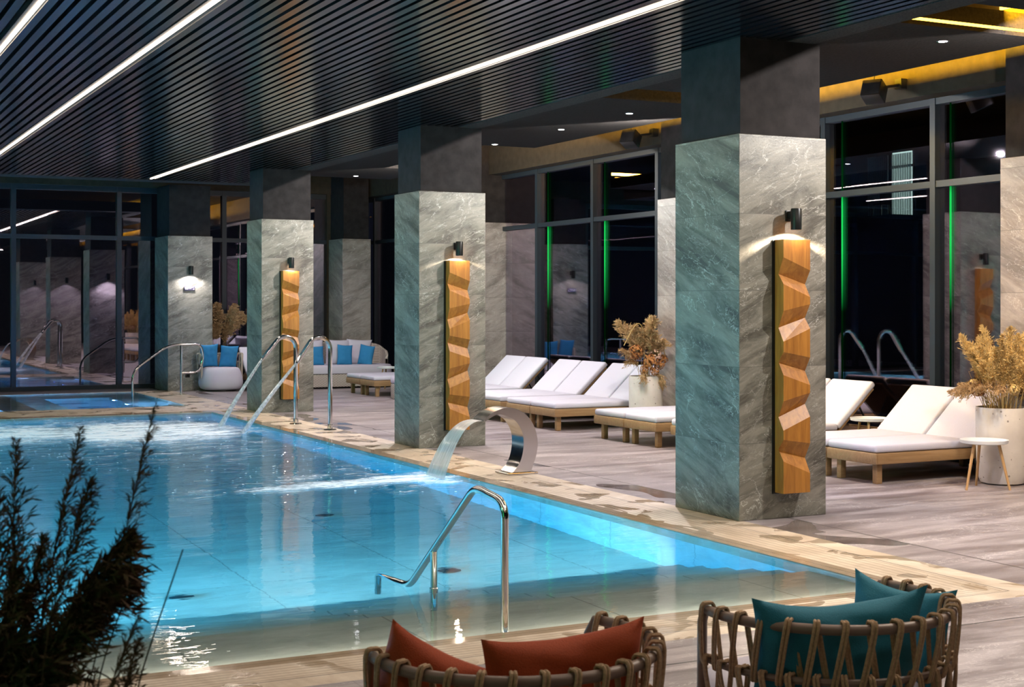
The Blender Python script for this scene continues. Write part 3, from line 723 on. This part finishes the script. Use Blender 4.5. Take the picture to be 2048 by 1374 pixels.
# handrails
t = thing('pool_handrail', 'bent polished steel handrail rising from the near pool steps', 'handrail', (3.34, 6.7, 0))
def rp(pts): return [(0, y-6.7, z) for y, z in pts]
MB().tube(fillet(rp([(6.70, -.15), (6.70, .66), (7.06, .70), (7.98, .0), (8.50, -.03), (8.50, -.62)]), .09, 10), .0215, 16).build('rail', 'steel', t)
MB().tube(rp([(7.62, .262), (7.62, -.35)]), .0205, 16).build('post', 'steel', t)
MB().lathe([(0, 0), (.06, 0), (.062, .006), (.03, .014), (0, .014)], 28, 0, 0).xform(Matrix.Translation((0, 0, -.155))).build('base_flange', 'steel', t)
MB().lathe([(.0222, 0), (.026, .004), (.026, .03), (.0222, .034)], 20, 0, .92).xform(Matrix.Translation((0, 0, .02))).build('collar', 'steel', t)
t = thing('pool_handrail', 'polished steel handrail with a round loop at the whirlpool corner', 'handrail', (6.49, 26.4, 0))
def rq(pts): return [(x-6.49, 0, z) for x, z in pts]
MB().tube(fillet(rq([(5.60, -.46), (5.60, .47), (6.25, .93), (6.86, .945), (6.90, .66), (6.82, .42), (6.49, .41)]), .2, 10), .024, 12).build('rail', 'steel', t)
MB().tube(rq([(6.49, 0), (6.49, .93)]), .024, 12).build('post', 'steel', t)

# ------------------------------------------------------------------ loungers
def cushion_box(x0, y0, z0, x1, y1, z1, bev=.028):
    return MB().box(x0, y0, z0, x1, y1, z1, bev, 3)
def make_lounger(label, group):
    t = thing('sun_lounger', label, 'sun lounger', (0, 0, 0), 0, group)
    W_ = .72
    MB().box(0, 0, .19, 2.0, .03, .295, .012).box(0, W_-.03, .19, 2.0, W_, .295, .012).box(0, 0, .19, .03, W_, .295, .012).box(1.97, 0, .19, 2.0, W_, .295, .012).box(.03, .03, .25, 1.97, W_-.03, .275).build('frame', 'oak_frame', t)
    for x in (.07, 1.86):
        for y in (.07, W_-.135): MB().box(x, y, 0, x+.065, y+.065, .24, .006).build('leg', 'oak_frame', t)
    cushion_box(.005, .01, .296, 1.26, W_-.01, .372).build('seat_cushion', 'upholstery_white', t)
    M = Matrix.Translation((1.235, 0, .36))@Matrix.Rotation(-R(43), 4, 'Y')
    cushion_box(0, .01, -.075, .70, W_-.01, 0).xform(M).build('backrest_cushion', 'upholstery_white', t)
    MB().box(0, .04, -.105, .66, W_-.04, -.077, .004).xform(M).build('backrest_frame', 'oak_frame', t)
    for y in (.12, W_-.12): MB().tube([(1.62, y, .58), (1.80, y, .28)], .012, 8).build('support_strut', 'black_metal', t)
    return t
G = 'white cushioned sun loungers in pairs'
rows = [(10.40, 9.05, 'right of the nearest column'), (12.45, 9.05, 'behind the tray table by the nearest column'),
        (14.20, 9.05, 'just left of the nearest column, before the planter'), (16.67, 9.05, 'left of the middle planter'),
        (18.30, 9.05, 'behind the steel waterfall spout'), (20.15, 9.05, 'farthest along the windows, right of the second column'),
        (24.25, 9.45, 'before the wicker sofa, left of the second column')]
proto = None
for y, x, nm in rows:
    for k in (0, 1):
        lb = 'white sun lounger, %s of the pair %s' % (('nearer', 'farther')[k], nm)
        if proto is None: proto = make_lounger(lb, G); proto.location = (x, y, 0)
        else: dup(proto, (x, y+.73*k, 0), 0, lb, G)
dup(proto, (8.70, 26.1, 0), R(90), 'white sun lounger turned sideways behind the white armchair with blue pillows', G)

# ------------------------------------------------------------------ side tables
def make_table(label, group):
    t = thing('side_table', label, 'side table', (0, 0, 0), 0, group)
    MB().lathe([(0, .415), (.195, .415), (.21, .422), (.215, .45), (.209, .45), (.203, .428), (0, .428)], 48).build('tray_top', 'white_metal', t)
    for k in range(3):
        a = R(183+120*k); c_, s_ = math.cos(a), math.sin(a)
        MB().tube([(c_*.13, s_*.13, .415), (c_*.228, s_*.228, .0)], [.015, .011], 12).build('leg', 'beech', t)
    return t
TG = 'round white tray tables'
tb = make_table('round white tray table with wooden legs beside the right-hand planter', TG); tb.location = (9.78, 9.78, 0)
dup(tb, (10.54, 12.21, 0), R(40), 'round white tray table between the lounger pairs right of the nearest column', TG)
dup(tb, (10.5, 26.2, 0), R(20), 'round white tray table before the wicker sofa', TG)

# ------------------------------------------------------------------ dried grasses
rnd = random.Random(5)
def plume(stem, start, nb, blen, rad, droop=.5, seed=0, spread=1.0, stemr=.0022, wid=1.0, wind=(0, 0, 0)):
    """feathery seed head: side branches leave the upper part of a bent stem and carry fine hairs"""
    rn = random.Random(seed); mb = MB(); P = spline(stem, 6); n = len(P); W = Vector(wind)
    mb.tube(P, [stemr*(1-.6*i/n) for i in range(n)], 5)
    nbr = max(14, int(nb/5.5))
    for i in range(nbr):
        q = start+(1-start)*((i+rn.random())/nbr)
        f = q*(n-1); a = int(min(f, n-2)); p = P[a].lerp(P[a+1], f-a); tg = (P[a+1]-P[a]).normalized()
        u_ = (q-start)/(1-start); prof = (math.sin(PI*min(1, .12+u_*.9))**.8)*(.55+.6*rn.random())+.10
        side = Vector((rn.gauss(0, 1), rn.gauss(0, 1), rn.gauss(0, .4))); side = (side-tg*side.dot(tg)).normalized()
        d = (tg*(.75+.4*rn.random())+side*(.55*spread*(.3+.9*rn.random()))+W*.5).normalized()
        ln = blen*prof*1.25
        B = [p+d*ln*k/4+Vector((0, 0, -droop*ln*(k/4)**2*.6)) for k in range(5)]
        for h in range(12):
            g_ = rn.random()**.8*3.99; k = int(g_); hp = B[k].lerp(B[k+1], g_-k)
            hd = ((B[k+1]-B[k]).normalized()*1.0+Vector((rn.gauss(0, 1), rn.gauss(0, 1), rn.gauss(0, 1)))*.42+Vector((0, 0, -.12))).normalized()
            hl = blen*.34*(.5+.8*rn.random())*(.6+.5*prof)
            wv = hd.cross(Vector((rn.gauss(0, 1), rn.gauss(0, 1), rn.gauss(0, 1)))).normalized()*hl*.062*wid
            v = [mb.bm.verts.new(x) for x in (hp, hp+hd*hl*.5+wv, hp+hd*hl, hp+hd*hl*.45-wv)]
            mb.bm.faces.new(v)
        wv = d.cross(Vector((.3, .5, .8))).normalized()*.0009*wid
        v = [mb.bm.verts.new(x) for x in (B[0]-wv, B[0]+wv, B[2]+wv, B[4], B[2]-wv)]; mb.bm.faces.new(v)
    return mb
def flowerhead(c, r, seed):
    rn = random.Random(seed); mb = MB()
    for i in range(150):
        d = Vector((rn.gauss(0, 1), rn.gauss(0, 1), rn.gauss(.25, 1))).normalized(); p = Vector(c)+d*r*(.8+.25*rn.random()); s = r*.20
        a = d.cross(Vector((0, 0, 1)) if abs(d.z) < .9 else Vector((1, 0, 0))).normalized()*s; b_ = d.cross(a).normalized()*s
        q = rn.random()*PI; a, b_ = a*math.cos(q)+b_*math.sin(q), b_*math.cos(q)-a*math.sin(q)
        mb.quad(p-a, p-b_*.7+d*s*.4, p+a, p+b_*.7+d*s*.4)
    return mb
def pot(t, prof, mat='pot_concrete', soilr=.2, soilz=.66):
    MB().lathe(prof, 56).build('pot', mat, t, True, 50)
    MB().lathe([(0, soilz), (soilr, soilz)], 32).build('soil', 'soil', t)

# right planter: tall golden grass
t = thing('grass_planter', 'tall white pitted concrete planter with golden dried grasses at the right edge', 'planter', (10.22, 9.99, 0))
pot(t, [(0, 0), (.16, 0), (.20, .015), (.222, .08), (.232, .2), (.24, .45), (.243, .71), (.24, .72), (.222, .72), (.22, .655), (0, .655)], soilr=.221, soilz=.665)
for i in range(38):
    a = rnd.random()*2*PI; rr = .05+.13*rnd.random(); ln = .42+.38*rnd.random(); lean = .10+.26*rnd.random()
    bx, by = math.cos(a)*rr, math.sin(a)*rr
    tip = (bx+math.cos(a)*lean*ln*1.1, by+math.sin(a)*lean*ln*1.1, .68+ln)
    mid = (bx+math.cos(a)*lean*ln*.4, by+math.sin(a)*lean*ln*.4, .68+ln*.55)
    plume([(bx, by, .66), mid, tip], .40, 560, .10, .02, .15, 100+i, .75, .0025, 1.5).build('grass_plume', 'plume_gold', t)
for i in range(9):
    a = rnd.random()*2*PI; rr = .22+.08*rnd.random(); z = .80+.13*rnd.random()
    flowerhead((math.cos(a)*rr*.9, math.sin(a)*rr*.9, z), .05+.02*rnd.random(), 300+i).build('flower_head', ('flower_rust', 'flower_pink', 'plume_gold')[i % 3], t)
for i in range(7):
    a = PI+rnd.uniform(-1.3, 1.3); s_ = .24+.12*rnd.random()
    plume([(math.cos(a)*.12, math.sin(a)*.12, .67), (math.cos(a)*.22, math.sin(a)*.22, .88+.05*rnd.random()), (math.cos(a)*(.22+s_*.8), math.sin(a)*(.22+s_*.8), .86+.1*rnd.random())], .4, 420, .09, .02, .6, 400+i, 1, .002, 1.4).build('side_plume', 'plume', t)
st = MB()
for i in range(90):
    a = rnd.random()*2*PI; r0 = .15*rnd.random(); r1 = r0+.08+.12*rnd.random(); z = .85+.3*rnd.random()
    st.tube([(math.cos(a)*r0, math.sin(a)*r0, .66), (math.cos(a)*(r0+r1)/2*1.05, math.sin(a)*(r0+r1)/2*1.05, (.66+z)/2+.03), (math.cos(a)*r1, math.sin(a)*r1, z)], .0022, 4)
st.build('stem', 'stem', t)

# middle planter
t = thing('grass_planter', 'white concrete planter with brown plumes and rust hydrangeas left of the nearest column', 'planter', (10.2, 16.25, 0))
pot(t, [(0, 0), (.19, 0), (.21, .01), (.222, .05), (.225, .3), (.225, .71), (.222, .73), (.205, .73), (.203, .67), (0, .67)], soilr=.204, soilz=.68)
for i in range(13):
    a = rnd.random()*2*PI; rr = .03+.10*rnd.random(); ln = .50+.36*rnd.random(); lean = .05+.30*rnd.random()
    bx, by = math.cos(a)*rr, math.sin(a)*rr
    plume([(bx, by, .68), (bx+math.cos(a)*lean*ln*.4, by+math.sin(a)*lean*ln*.4, .68+ln*.6), (bx+math.cos(a)*lean*ln*1.2, by+math.sin(a)*lean*ln*1.2, .68+ln)], .40, 620, .13, .03, .4, 500+i, 1.0, .0022, 1.4).build('grass_plume', 'plume', t)
for i, (x, y, z, r_) in enumerate(((-.22, -.10, 1.05, .10), (-.05, -.20, .92, .11), (.10, -.18, .90, .08), (-.26, -.05, .98, .08), (.02, -.2, 1.0, .09), (-.14, -.18, .82, .06), (.2, -.1, .95, .07), (-.02, -.25, .80, .06))):
    flowerhead((x, y, z), r_, 600+i).build('flower_head', ('flower_rust', 'flower_rust', 'flower_rust', 'flower_rust', 'flower_pink')[i % 5], t)
for i, (x, y, z) in enumerate(((-.46, -.16, 1.10), (-.32, -.1, .93), (-.20, -.26, .72), (.10, -.26, .64))):
    plume([(x*.2, y*.2, .69), (x*.6, y*.6, .74+(z-.6)*.5), (x, y, z)], .35, 480, .10, .02, .6, 700+i, 1, .002, 1.4).build('side_plume', 'plume', t)
for i, (x, z1) in enumerate(((-.28, 1.42), (.0, 1.50), (.06, 1.42), (.22, 1.2))):
    MB().tube(spline([(x*.1, -.05, .69), (x*.25, -.06, 1.25), (x*.5, -.08, z1), (x*.9, -.1, z1-.04), (x*1.3-.05, -.12, z1-.28)], 6), .006, 6).build('dried_leaf', 'stem', t)

# far planter behind the armchair
t = thing('grass_planter', 'planter with tall brown plumes behind the white armchair with blue pillows', 'planter', (7.72, 28.3, 0))
pot(t, [(0, 0), (.2, 0), (.225, .05), (.23, .7), (.21, .7), (.21, .66), (0, .66)], soilr=.209, soilz=.67)
for i in range(18):
    a = rnd.random()*2*PI; rr = .08+.10*rnd.random(); ln = .55+.5*rnd.random(); lean = .12+.34*rnd.random()
    bx, by = math.cos(a)*rr, math.sin(a)*rr*.7
    plume([(bx, by, .67), (bx+math.cos(a)*lean*ln*.5, by+math.sin(a)*lean*ln*.3, .67+ln*.65), (bx+math.cos(a)*lean*ln*1.5, by+math.sin(a)*lean*ln*.6, .67+ln)], .30, 560, .17, .04, .6, 800+i, 1.0, wid=1.9).build('grass_plume', 'plume', t)

# foreground dried grass, dark against the pool
FX = Vector((math.cos(TH), -math.sin(TH), 0)); FZ = Vector((math.sin(TH), math.cos(TH), 0))
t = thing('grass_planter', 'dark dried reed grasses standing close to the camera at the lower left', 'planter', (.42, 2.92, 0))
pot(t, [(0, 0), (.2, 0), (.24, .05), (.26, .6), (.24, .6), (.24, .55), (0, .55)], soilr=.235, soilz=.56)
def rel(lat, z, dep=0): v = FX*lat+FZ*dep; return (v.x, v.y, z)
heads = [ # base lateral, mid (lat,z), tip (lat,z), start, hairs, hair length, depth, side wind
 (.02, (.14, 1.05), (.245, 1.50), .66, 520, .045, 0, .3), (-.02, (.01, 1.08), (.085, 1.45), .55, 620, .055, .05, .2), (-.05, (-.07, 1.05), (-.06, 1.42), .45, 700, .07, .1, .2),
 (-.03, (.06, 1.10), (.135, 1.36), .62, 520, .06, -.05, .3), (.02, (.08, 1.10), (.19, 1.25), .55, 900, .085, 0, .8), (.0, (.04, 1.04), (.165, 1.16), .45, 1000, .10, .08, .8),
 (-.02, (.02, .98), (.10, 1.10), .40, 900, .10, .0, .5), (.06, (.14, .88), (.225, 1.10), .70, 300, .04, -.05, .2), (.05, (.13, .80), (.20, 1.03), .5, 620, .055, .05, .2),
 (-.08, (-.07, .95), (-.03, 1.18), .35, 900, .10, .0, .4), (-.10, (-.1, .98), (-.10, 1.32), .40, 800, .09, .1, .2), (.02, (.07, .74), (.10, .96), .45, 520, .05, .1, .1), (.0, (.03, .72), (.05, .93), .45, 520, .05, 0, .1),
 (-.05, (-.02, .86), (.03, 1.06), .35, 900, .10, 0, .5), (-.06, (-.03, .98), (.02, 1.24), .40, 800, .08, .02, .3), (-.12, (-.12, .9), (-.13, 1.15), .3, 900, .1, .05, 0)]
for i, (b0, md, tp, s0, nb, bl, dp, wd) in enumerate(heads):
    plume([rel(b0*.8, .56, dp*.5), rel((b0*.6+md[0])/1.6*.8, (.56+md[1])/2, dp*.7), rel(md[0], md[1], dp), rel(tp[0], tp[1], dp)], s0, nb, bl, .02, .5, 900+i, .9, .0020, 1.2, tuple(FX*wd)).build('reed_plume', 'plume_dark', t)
for i, (lx, lz, cx_) in enumerate(((.30, 1.22, .22), (.235, .90, .12), (.2, 1.16, .14), (.16, 1.02, .1))):
    MB().tube(spline([rel(.03, .56), rel(cx_*.8, .8), rel(cx_, .98), rel(lx, lz)], 6), .0016, 5).build('bare_stem', 'stem_dark', t)
tw = MB()
for i in range(16):
    p = Vector(rel(.05+.012*i, .56)); a = .03+.16*rnd.random(); q = Vector(rel(.05+a, .70+.16*rnd.random())); tw.tube([p, p.lerp(q, .6)+Vector((.01, 0, .01)), q], .0016, 4)
    for k in range(3):
        s_ = p.lerp(q, .4+.2*k); tw.tube([s_, s_+Vector((rnd.uniform(-.05, .06), rnd.uniform(-.03, .03), .05+.03*rnd.random()))], .0011, 4)
tw.build('twig', 'stem_dark', t)
for i in range(9):
    a = rnd.uniform(-.35, .10); zt = rnd.uniform(.72, .98)
    p = Vector(rel(-.1+a*.3, .56, .03*i-.1)); q = Vector(rel(a*.55, zt, .03*i-.1)); e_ = Vector(rel(a+.10, zt-.16, .03*i-.1))
    lf = MB(); S = spline([p, q, e_], 8)
    for k in range(len(S)-1):
        wd = .030*math.sin(PI*(k+.5)/len(S))+.004; wd2 = .030*math.sin(PI*(k+1.5)/len(S))+.003
        up = Vector((0, .3, 1)).normalized(); sd = (S[k+1]-S[k]).cross(FZ).normalized()
        lf.quad(S[k]-sd*wd, S[k]+sd*wd, S[k+1]+sd*wd2, S[k+1]-sd*wd2)
    lf.build('broad_leaf', 'stem_dark', t)

# ------------------------------------------------------------------ pillows
def pillow(w_, h_, thick, pull=.09, seed=0, n=26, wr=.012, sag=0):
    mb = MB(); rn = random.Random(seed); off = rn.random()*50; V = {}
    for side in (1, -1):
        for i in range(n+1):
            for j in range(n+1):
                u, v = 2*i/n-1, 2*j/n-1
                edge = i in (0, n) or j in (0, n)
                if edge and side == -1: V[(side, i, j)] = V[(1, i, j)]; continue
                x = u*(1-pull*(1-v*v)*abs(u)**2)*w_/2; z = v*(1-pull*(1-u*u)*abs(v)**2)*h_/2
                if sag and v > 0: z -= sag*(1-u*u)*v
                th = thick/2*(max(0, (1-u**4))*max(0, (1-v**4)))**.55*(1-.25*(u*u+v*v)/2)
                th += wr*noise.noise(Vector((u*2.3+off, v*3.1, side*3)))*(0 if edge else 1)*min(1, (1-abs(u))*5, (1-abs(v))*5)
                V[(side, i, j)] = mb.bm.verts.new((x, -side*th, z))
    for side in (1, -1):
        for i in range(n):
            for j in range(n):
                q = [V[(side, i, j)], V[(side, i+1, j)], V[(side, i+1, j+1)], V[(side, i, j+1)]]
                mb.bm.faces.new(q if side == 1 else q[::-1])
    return mb
def put(o, loc, rx=0, ry=0, rz=0): o.location = loc; o.rotation_euler = Euler((rx, ry, rz), 'XYZ'); return o
def pil(name, mat, w_, h_, th, loc, rx, ry, rz, label, cat='pillow', group=None, **kw):
    o = pillow(w_, h_, th, **kw).build(name, mat, None, True, 80)
    return tag(put(o, loc, rx, ry, rz), label, cat, group)

# ------------------------------------------------------------------ rope armchairs
def make_armchair(label, rail, rope, seatm, group, a0=163.5, a1=376.5, RR=.42, far=False):
    t = thing('rope_armchair', label, 'armchair', (0, 0, 0), 0, group)
    t.empty_display_size = .1
    prof = [(0, .03), (.33, .03), (.375, .05), (.405, .10), (.415, .17), (.405, .26), (.375, .36), (.35, .42), (.325, .445), (.28, .456), (0, .462)]
    MB().lathe(prof, 48, 0, .06, 1.0, .92, 2.6).build('seat_base', seatm, t, True, 60)
    MB().lathe([(0, 0), (.30, 0), (.30, .03), (0, .03)], 32, 0, .06).build('foot_ring', 'black_metal', t)
    def pt(ang, z, r=RR): a = R(ang); return Vector((r*math.cos(a), r*math.sin(a), z))
    # rails: open toward +Y, the back is toward -Y (angle 270)
    rad = {.70: RR, .535: RR-.012, .37: RR-.022, .245: RR-.03}
    n = 44
    top = [pt(a0+(a1-a0)*i/n, .70) for i in range(n+1)]
    e0, e1 = pt(a0-3, .25), pt(a1+3, .25)
    P = [e0, pt(a0-4, .45), pt(a0-3.5, .655)]+top+[pt(a1+3.5, .655), pt(a1+4, .45), e1]
    MB().tube(P, .0165 if not far else .018, 12).build('top_rail', rail, t)
    for z in (.535, .37, .245):
        MB().tube([pt(a0-3+(a1-a0+6)*i/n, z, rad[z]) for i in range(n+1)], .012, 8).build('lower_rail', rail, t)
    # double cords looped round the rails
    K = 19 if not far else 15
    for i in range(K):
        a = a0+3+(a1-a0-6)*i/(K-1); dl = (a1-a0)/K*.42
        mb = MB()
        for tier, (z0, z1) in enumerate(((.70, .535), (.535, .37), (.37, .245))):
            ro0, ro1 = rad[z0], rad[z1]; sh = dl*(1 if tier % 2 == 0 else -1)
            for k in (-.5, .5):
                da = k*1.5
                A = pt(a+da+sh*.0, z0+(.024 if tier == 0 else .015), ro0); B = pt(a+da-.2, z0, ro0+.024); D = pt(a-sh*.9+da, z1+.0, ro1+.02)
                E_ = pt(a-sh*.95+da, z1-.017, ro1); B2 = pt(a+da+.2, z0, ro0-.024); D2 = pt(a+sh*.9+da, z1, ro1-.02)
                mb.tube(spline([E_, D, B, A, B2, D2], 4), .0056, 6)
        mb.build('rope_loop', rope, t)
    return t
AG = 'rope armchairs at the near pool edge'
ac = make_armchair('brown rope armchair with teal pillows at the lower right, back to the camera', 'rail_brown', 'rope', 'upholstery', AG)
ac.location = (3.09, 3.82, 0); ac.rotation_euler = (0, 0, R(5))
dup(ac, (1.895, 3.75, 0), R(8), 'brown rope armchair with rust pillows at the lower centre, back to the camera', AG)
PG = 'pillows in the near armchairs'
# teal pillows
pil('pillow', 'teal_fabric', .60, .44, .15, (2.97, 3.60, .58), R(12), R(-1.5), R(-14), 'teal pillow leaning on the back of the right rope armchair', group=None, pull=.10, seed=1, sag=.03, wr=.022)
pil('pillow', 'teal_fabric', .38, .42, .13, (3.40, 3.80, .545), R(-8), R(4), R(-68), 'teal pillow propped behind the other one in the right rope armchair', pull=.11, seed=2, sag=.02, wr=.02)
# rust pillows
pil('pillow', 'rust_fabric', .48, .42, .15, (1.945, 3.53, .595), R(12), R(-4), R(-10), 'rust red pillow on the right side of the lower centre armchair', pull=.08, seed=3, sag=.02, wr=.022)
pil('pillow', 'rust_fabric', .40, .40, .14, (1.615, 3.68, .565), R(10), R(22), R(-32), 'tilted rust red pillow on the left side of the lower centre armchair', pull=.09, seed=4, sag=.02, wr=.022)
# far armchair
fa = make_armchair('white rounded armchair with light rope sides and two blue pillows by the farthest column', 'rail_light', 'rope_light', 'upholstery', None, far=True)
fa.location = (7.50, 27.45, 0); fa.rotation_euler = (0, 0, PI)
pil('pillow', 'blue_fabric', .36, .46, .13, (7.27, 27.40, .68), R(12), R(-3), R(0), 'bright blue pillow on the left in the white armchair', pull=.08, seed=5)
pil('pillow', 'blue_fabric', .36, .44, .13, (7.66, 27.40, .66), R(12), R(3), R(4), 'bright blue pillow on the right in the white armchair', pull=.08, seed=6)

# ------------------------------------------------------------------ wicker sofa
t = thing('wicker_sofa', 'long pale wicker sofa with white seat cushions under the brown far column', 'sofa', (9.9, 27.5, 0))
def ring(z, g, hw=1.12, d0=-.5, d1=.50):   # rounded plan outline
    P = []
    for cx_, cy_, a0 in ((hw-.35, d1-.35, 0), (-hw+.35, d1-.35, 90), (-hw+.35, d0+.35, 180), (hw-.35, d0+.35, 270)):
        for k in range(9):
            a = R(a0+90*k/8); P.append((cx_+(.35+g)*math.cos(a), cy_+(.35+g)*math.sin(a), z))
    return P
def loft(rings, cap=True):
    mb = MB(); rs = [[mb.bm.verts.new(p) for p in r_] for r_ in rings]
    for A, B in zip(rs, rs[1:]):
        for k in range(len(A)): mb.bm.faces.new((A[k], A[(k+1) % len(A)], B[(k+1) % len(B)], B[k]))
    if cap: mb.bm.faces.new(rs[0][::-1]); mb.bm.faces.new(rs[-1])
    return mb
loft([ring(.03, -.03), ring(.04, 0), ring(.27, .0), ring(.28, -.01)]).build('wicker_base', 'wicker', t)
loft([ring(0, -.06), ring(.03, -.05)]).build('plinth', 'black_metal', t)
loft([ring(.285, -.03), ring(.30, .0), ring(.42, .0), ring(.455, -.03), ring(.46, -.08)]).build('seat_cushion', 'upholstery', t, True, 60)
bk = MB()
P = []
for k in range(25):
    a = R(-35+250*k/24); P.append((1.10*math.cos(a)*(1 if abs(math.cos(a)) < 1 else 1), .12+.40*math.sin(a) if math.sin(a) > 0 else .12+.4*math.sin(a), 0))
pts_o = [Vector((1.12*math.copysign(abs(math.cos(R(x)))**.6, math.cos(R(x))), .10+.42*math.copysign(abs(math.sin(R(x)))**.6, math.sin(R(x))), 0)) for x in [-25+230*k/32 for k in range(33)]]
for k in range(32):
    for (za, zb) in ((.28, 1.0),):
        p, q = pts_o[k], pts_o[k+1]
        hp = .90-.34*max(0, (abs(k-16)/16))**3; hq = .90-.34*max(0, (abs(k+1-16)/16))**3
        n0 = Vector((p.x, p.y-.1, 0)).normalized()*.05; n1 = Vector((q.x, q.y-.1, 0)).normalized()*.05
        bk.quad(p+Vector((0, 0, za)), q+Vector((0, 0, za)), q+Vector((0, 0, hq)), p+Vector((0, 0, hp)))
        bk.quad(p-n0+Vector((0, 0, za)), q-n1+Vector((0, 0, za)), q-n1+Vector((0, 0, hq)), p-n0+Vector((0, 0, hp)))
        bk.quad(p+Vector((0, 0, hp)), q+Vector((0, 0, hq)), q-n1+Vector((0, 0, hq)), p-n0+Vector((0, 0, hp)))
bk.build('wicker_back', 'wicker', t)
sofa = t
CG = 'back cushions on the wicker sofa'
for i, (x, y, rz, s_, nm) in enumerate(((9.42, 27.62, 0, .52, 'left'), (9.98, 27.64, -2, .52, 'left of centre'), (10.43, 27.60, -14, .52, 'right'), (8.92, 27.50, 14, .5, 'leftmost, behind the column with jet pipes'))):
    pil('back_cushion', 'upholstery', s_, .52, .17, (x, y, .70), R(-10), R((-1, 2, 3, 0)[i]), R(rz), 'pale lilac square back cushion on the wicker sofa, '+nm, 'cushion', CG, pull=.06, seed=20+i)
pil('pillow', 'blue_fabric', .44, .40, .12, (9.38, 27.38, .64), R(-10), 0, 0, 'blue pillow at the left of the wicker sofa behind a jet pipe', pull=.07, seed=30)
pil('pillow', 'blue_fabric', .32, .42, .11, (10.05, 27.40, .65), R(-10), R(4), R(-4), 'blue pillow in the middle of the wicker sofa', pull=.07, seed=31)
pil('pillow', 'blue_fabric', .34, .42, .11, (10.48, 27.32, .64), R(-6), R(8), R(-50), 'blue pillow at the right end of the wicker sofa', pull=.07, seed=32)
# wicker ottoman half hidden by the second column
t = thing('wicker_ottoman', 'pale wicker ottoman with white cushion, half hidden by the second column', 'ottoman', (9.98, 23.55, 0))
MB().lathe([(0, .0), (.43, .0), (.45, .03), (.45, .26), (.43, .27), (0, .27)], 40).build('wicker_base', 'wicker', t)
MB().lathe([(0, .27), (.43, .27), (.455, .30), (.455, .36), (.43, .40), (.35, .415), (0, .42)], 40).build('cushion', 'upholstery', t, True, 60)

# ------------------------------------------------------------------ lamps and speakers in the bay ceiling
for x, y, z, nm in ((8.20, 8.64, 3.78, 'at the top right'), (8.25, 13.48, 3.78, 'left of the nearest column'), (8.28, 15.09, 3.78, 'right of the second column top'), (8.28, 16.9, 3.78, 'beside the second column top'), (8.31, 22.13, 3.78, 'between second and third column')):
    t = thing('downlight', 'tiny bright recessed ceiling spotlight '+nm, 'ceiling light', (x, y, z), group='recessed ceiling spotlights')
    MB().lathe([(.035, -.002), (.05, -.004), (.052, 0), (.035, 0)], 24).build('rim', 'steel', t)
    MB().lathe([(0, -.003), (.034, -.003), (.034, .0), (0, 0)], 20).build('lens', 'lamp_white', t)
def speaker(x, y, z, nm):
    t = thing('wall_speaker', 'small black loudspeaker on the yellow lit beam '+nm, 'speaker', (x, y, z), group='wall speakers')
    M = Matrix.Rotation(R(118), 4, 'Z')@Matrix.Rotation(R(25), 4, 'X')
    MB().box(-.11, -.11, -.10, .11, .09, .10, .012).xform(M).build('cabinet', 'black_metal', t)
    MB().box(-.10, .09, -.09, .10, .097, .09, .004).xform(M).build('grille', 'plaster_dark', t)
    MB().tube([(0, 0, 0), (.12, 0, .05), (.40, 0, .10)], .016, 8).box(.34, -.05, .05, .42, .05, .16).build('bracket', 'black_metal', t)
    MB().tube([(.02, .02, .1), (.03, 0, .3)], .004, 6).build('cable', 'void_black', t)
speaker(10.45, 12.05, 4.0-.02, 'right of the nearest column')
speaker(10.45, 17.05, 4.0-.02, 'right of the second column')

# ------------------------------------------------------------------ outside: a dark building with a lit window
t = thing('neighbour_building', 'dark building outside with one lit curtained window seen through the glass', 'building', (24, 24, 0))
MB().box(0, -20, -1, .4, 30, 9).build('facade', 'facade', t, False)
pn = MB().box(-.05, 2.25, 3.76, -.04, 2.93, 4.98).box(-.05, 2.22, 5.0, -.04, 2.95, 5.34)
pn.build('lit_window', 'lit_room', t, False)
cu = MB()
for k in range(26):
    y = 2.24+.7*k/26; cu.tube([(-.09, y, 3.78), (-.09, y+.004, 5.3)], .006+.006*((k*7) % 3)/3, 5)
for k in range(22):
    y = 3.05+.75*k/22; cu.tube([(-.09, y, 3.76), (-.09, y+.004, 5.3)], .007, 5)
cu.build('curtain', 'curtain', t)
MB().box(-.06, 2.19, 3.7, -.02, 2.24, 5.4).box(-.06, 2.94, 3.7, -.02, 3.02, 5.4).box(-.06, 2.2, 4.96, -.02, 3.0, 5.02).build('window_frame', 'black_metal', t, False)
MB().box(-1.6, 1.2, 3.58, 0, 4.0, 3.72).build('balcony', 'facade', t, False)
t = thing('terrace_chair', 'dark chair silhouette before the lit window of the building outside', 'chair', (23.3, 26.6, 3.72))
MB().box(-.14, -.14, .32, .14, .14, .35).build('seat', 'black_metal', t, False)
MB().box(-.14, -.15, .35, .14, -.12, .62).build('backrest', 'black_metal', t, False)
for x, y in ((-.12, -.13), (.12, -.13), (-.12, .13), (.12, .13)): MB().tube([(x, y, .33), (x*1.2, y*1.2, 0)], .014, 6).build('leg', 'black_metal', t)
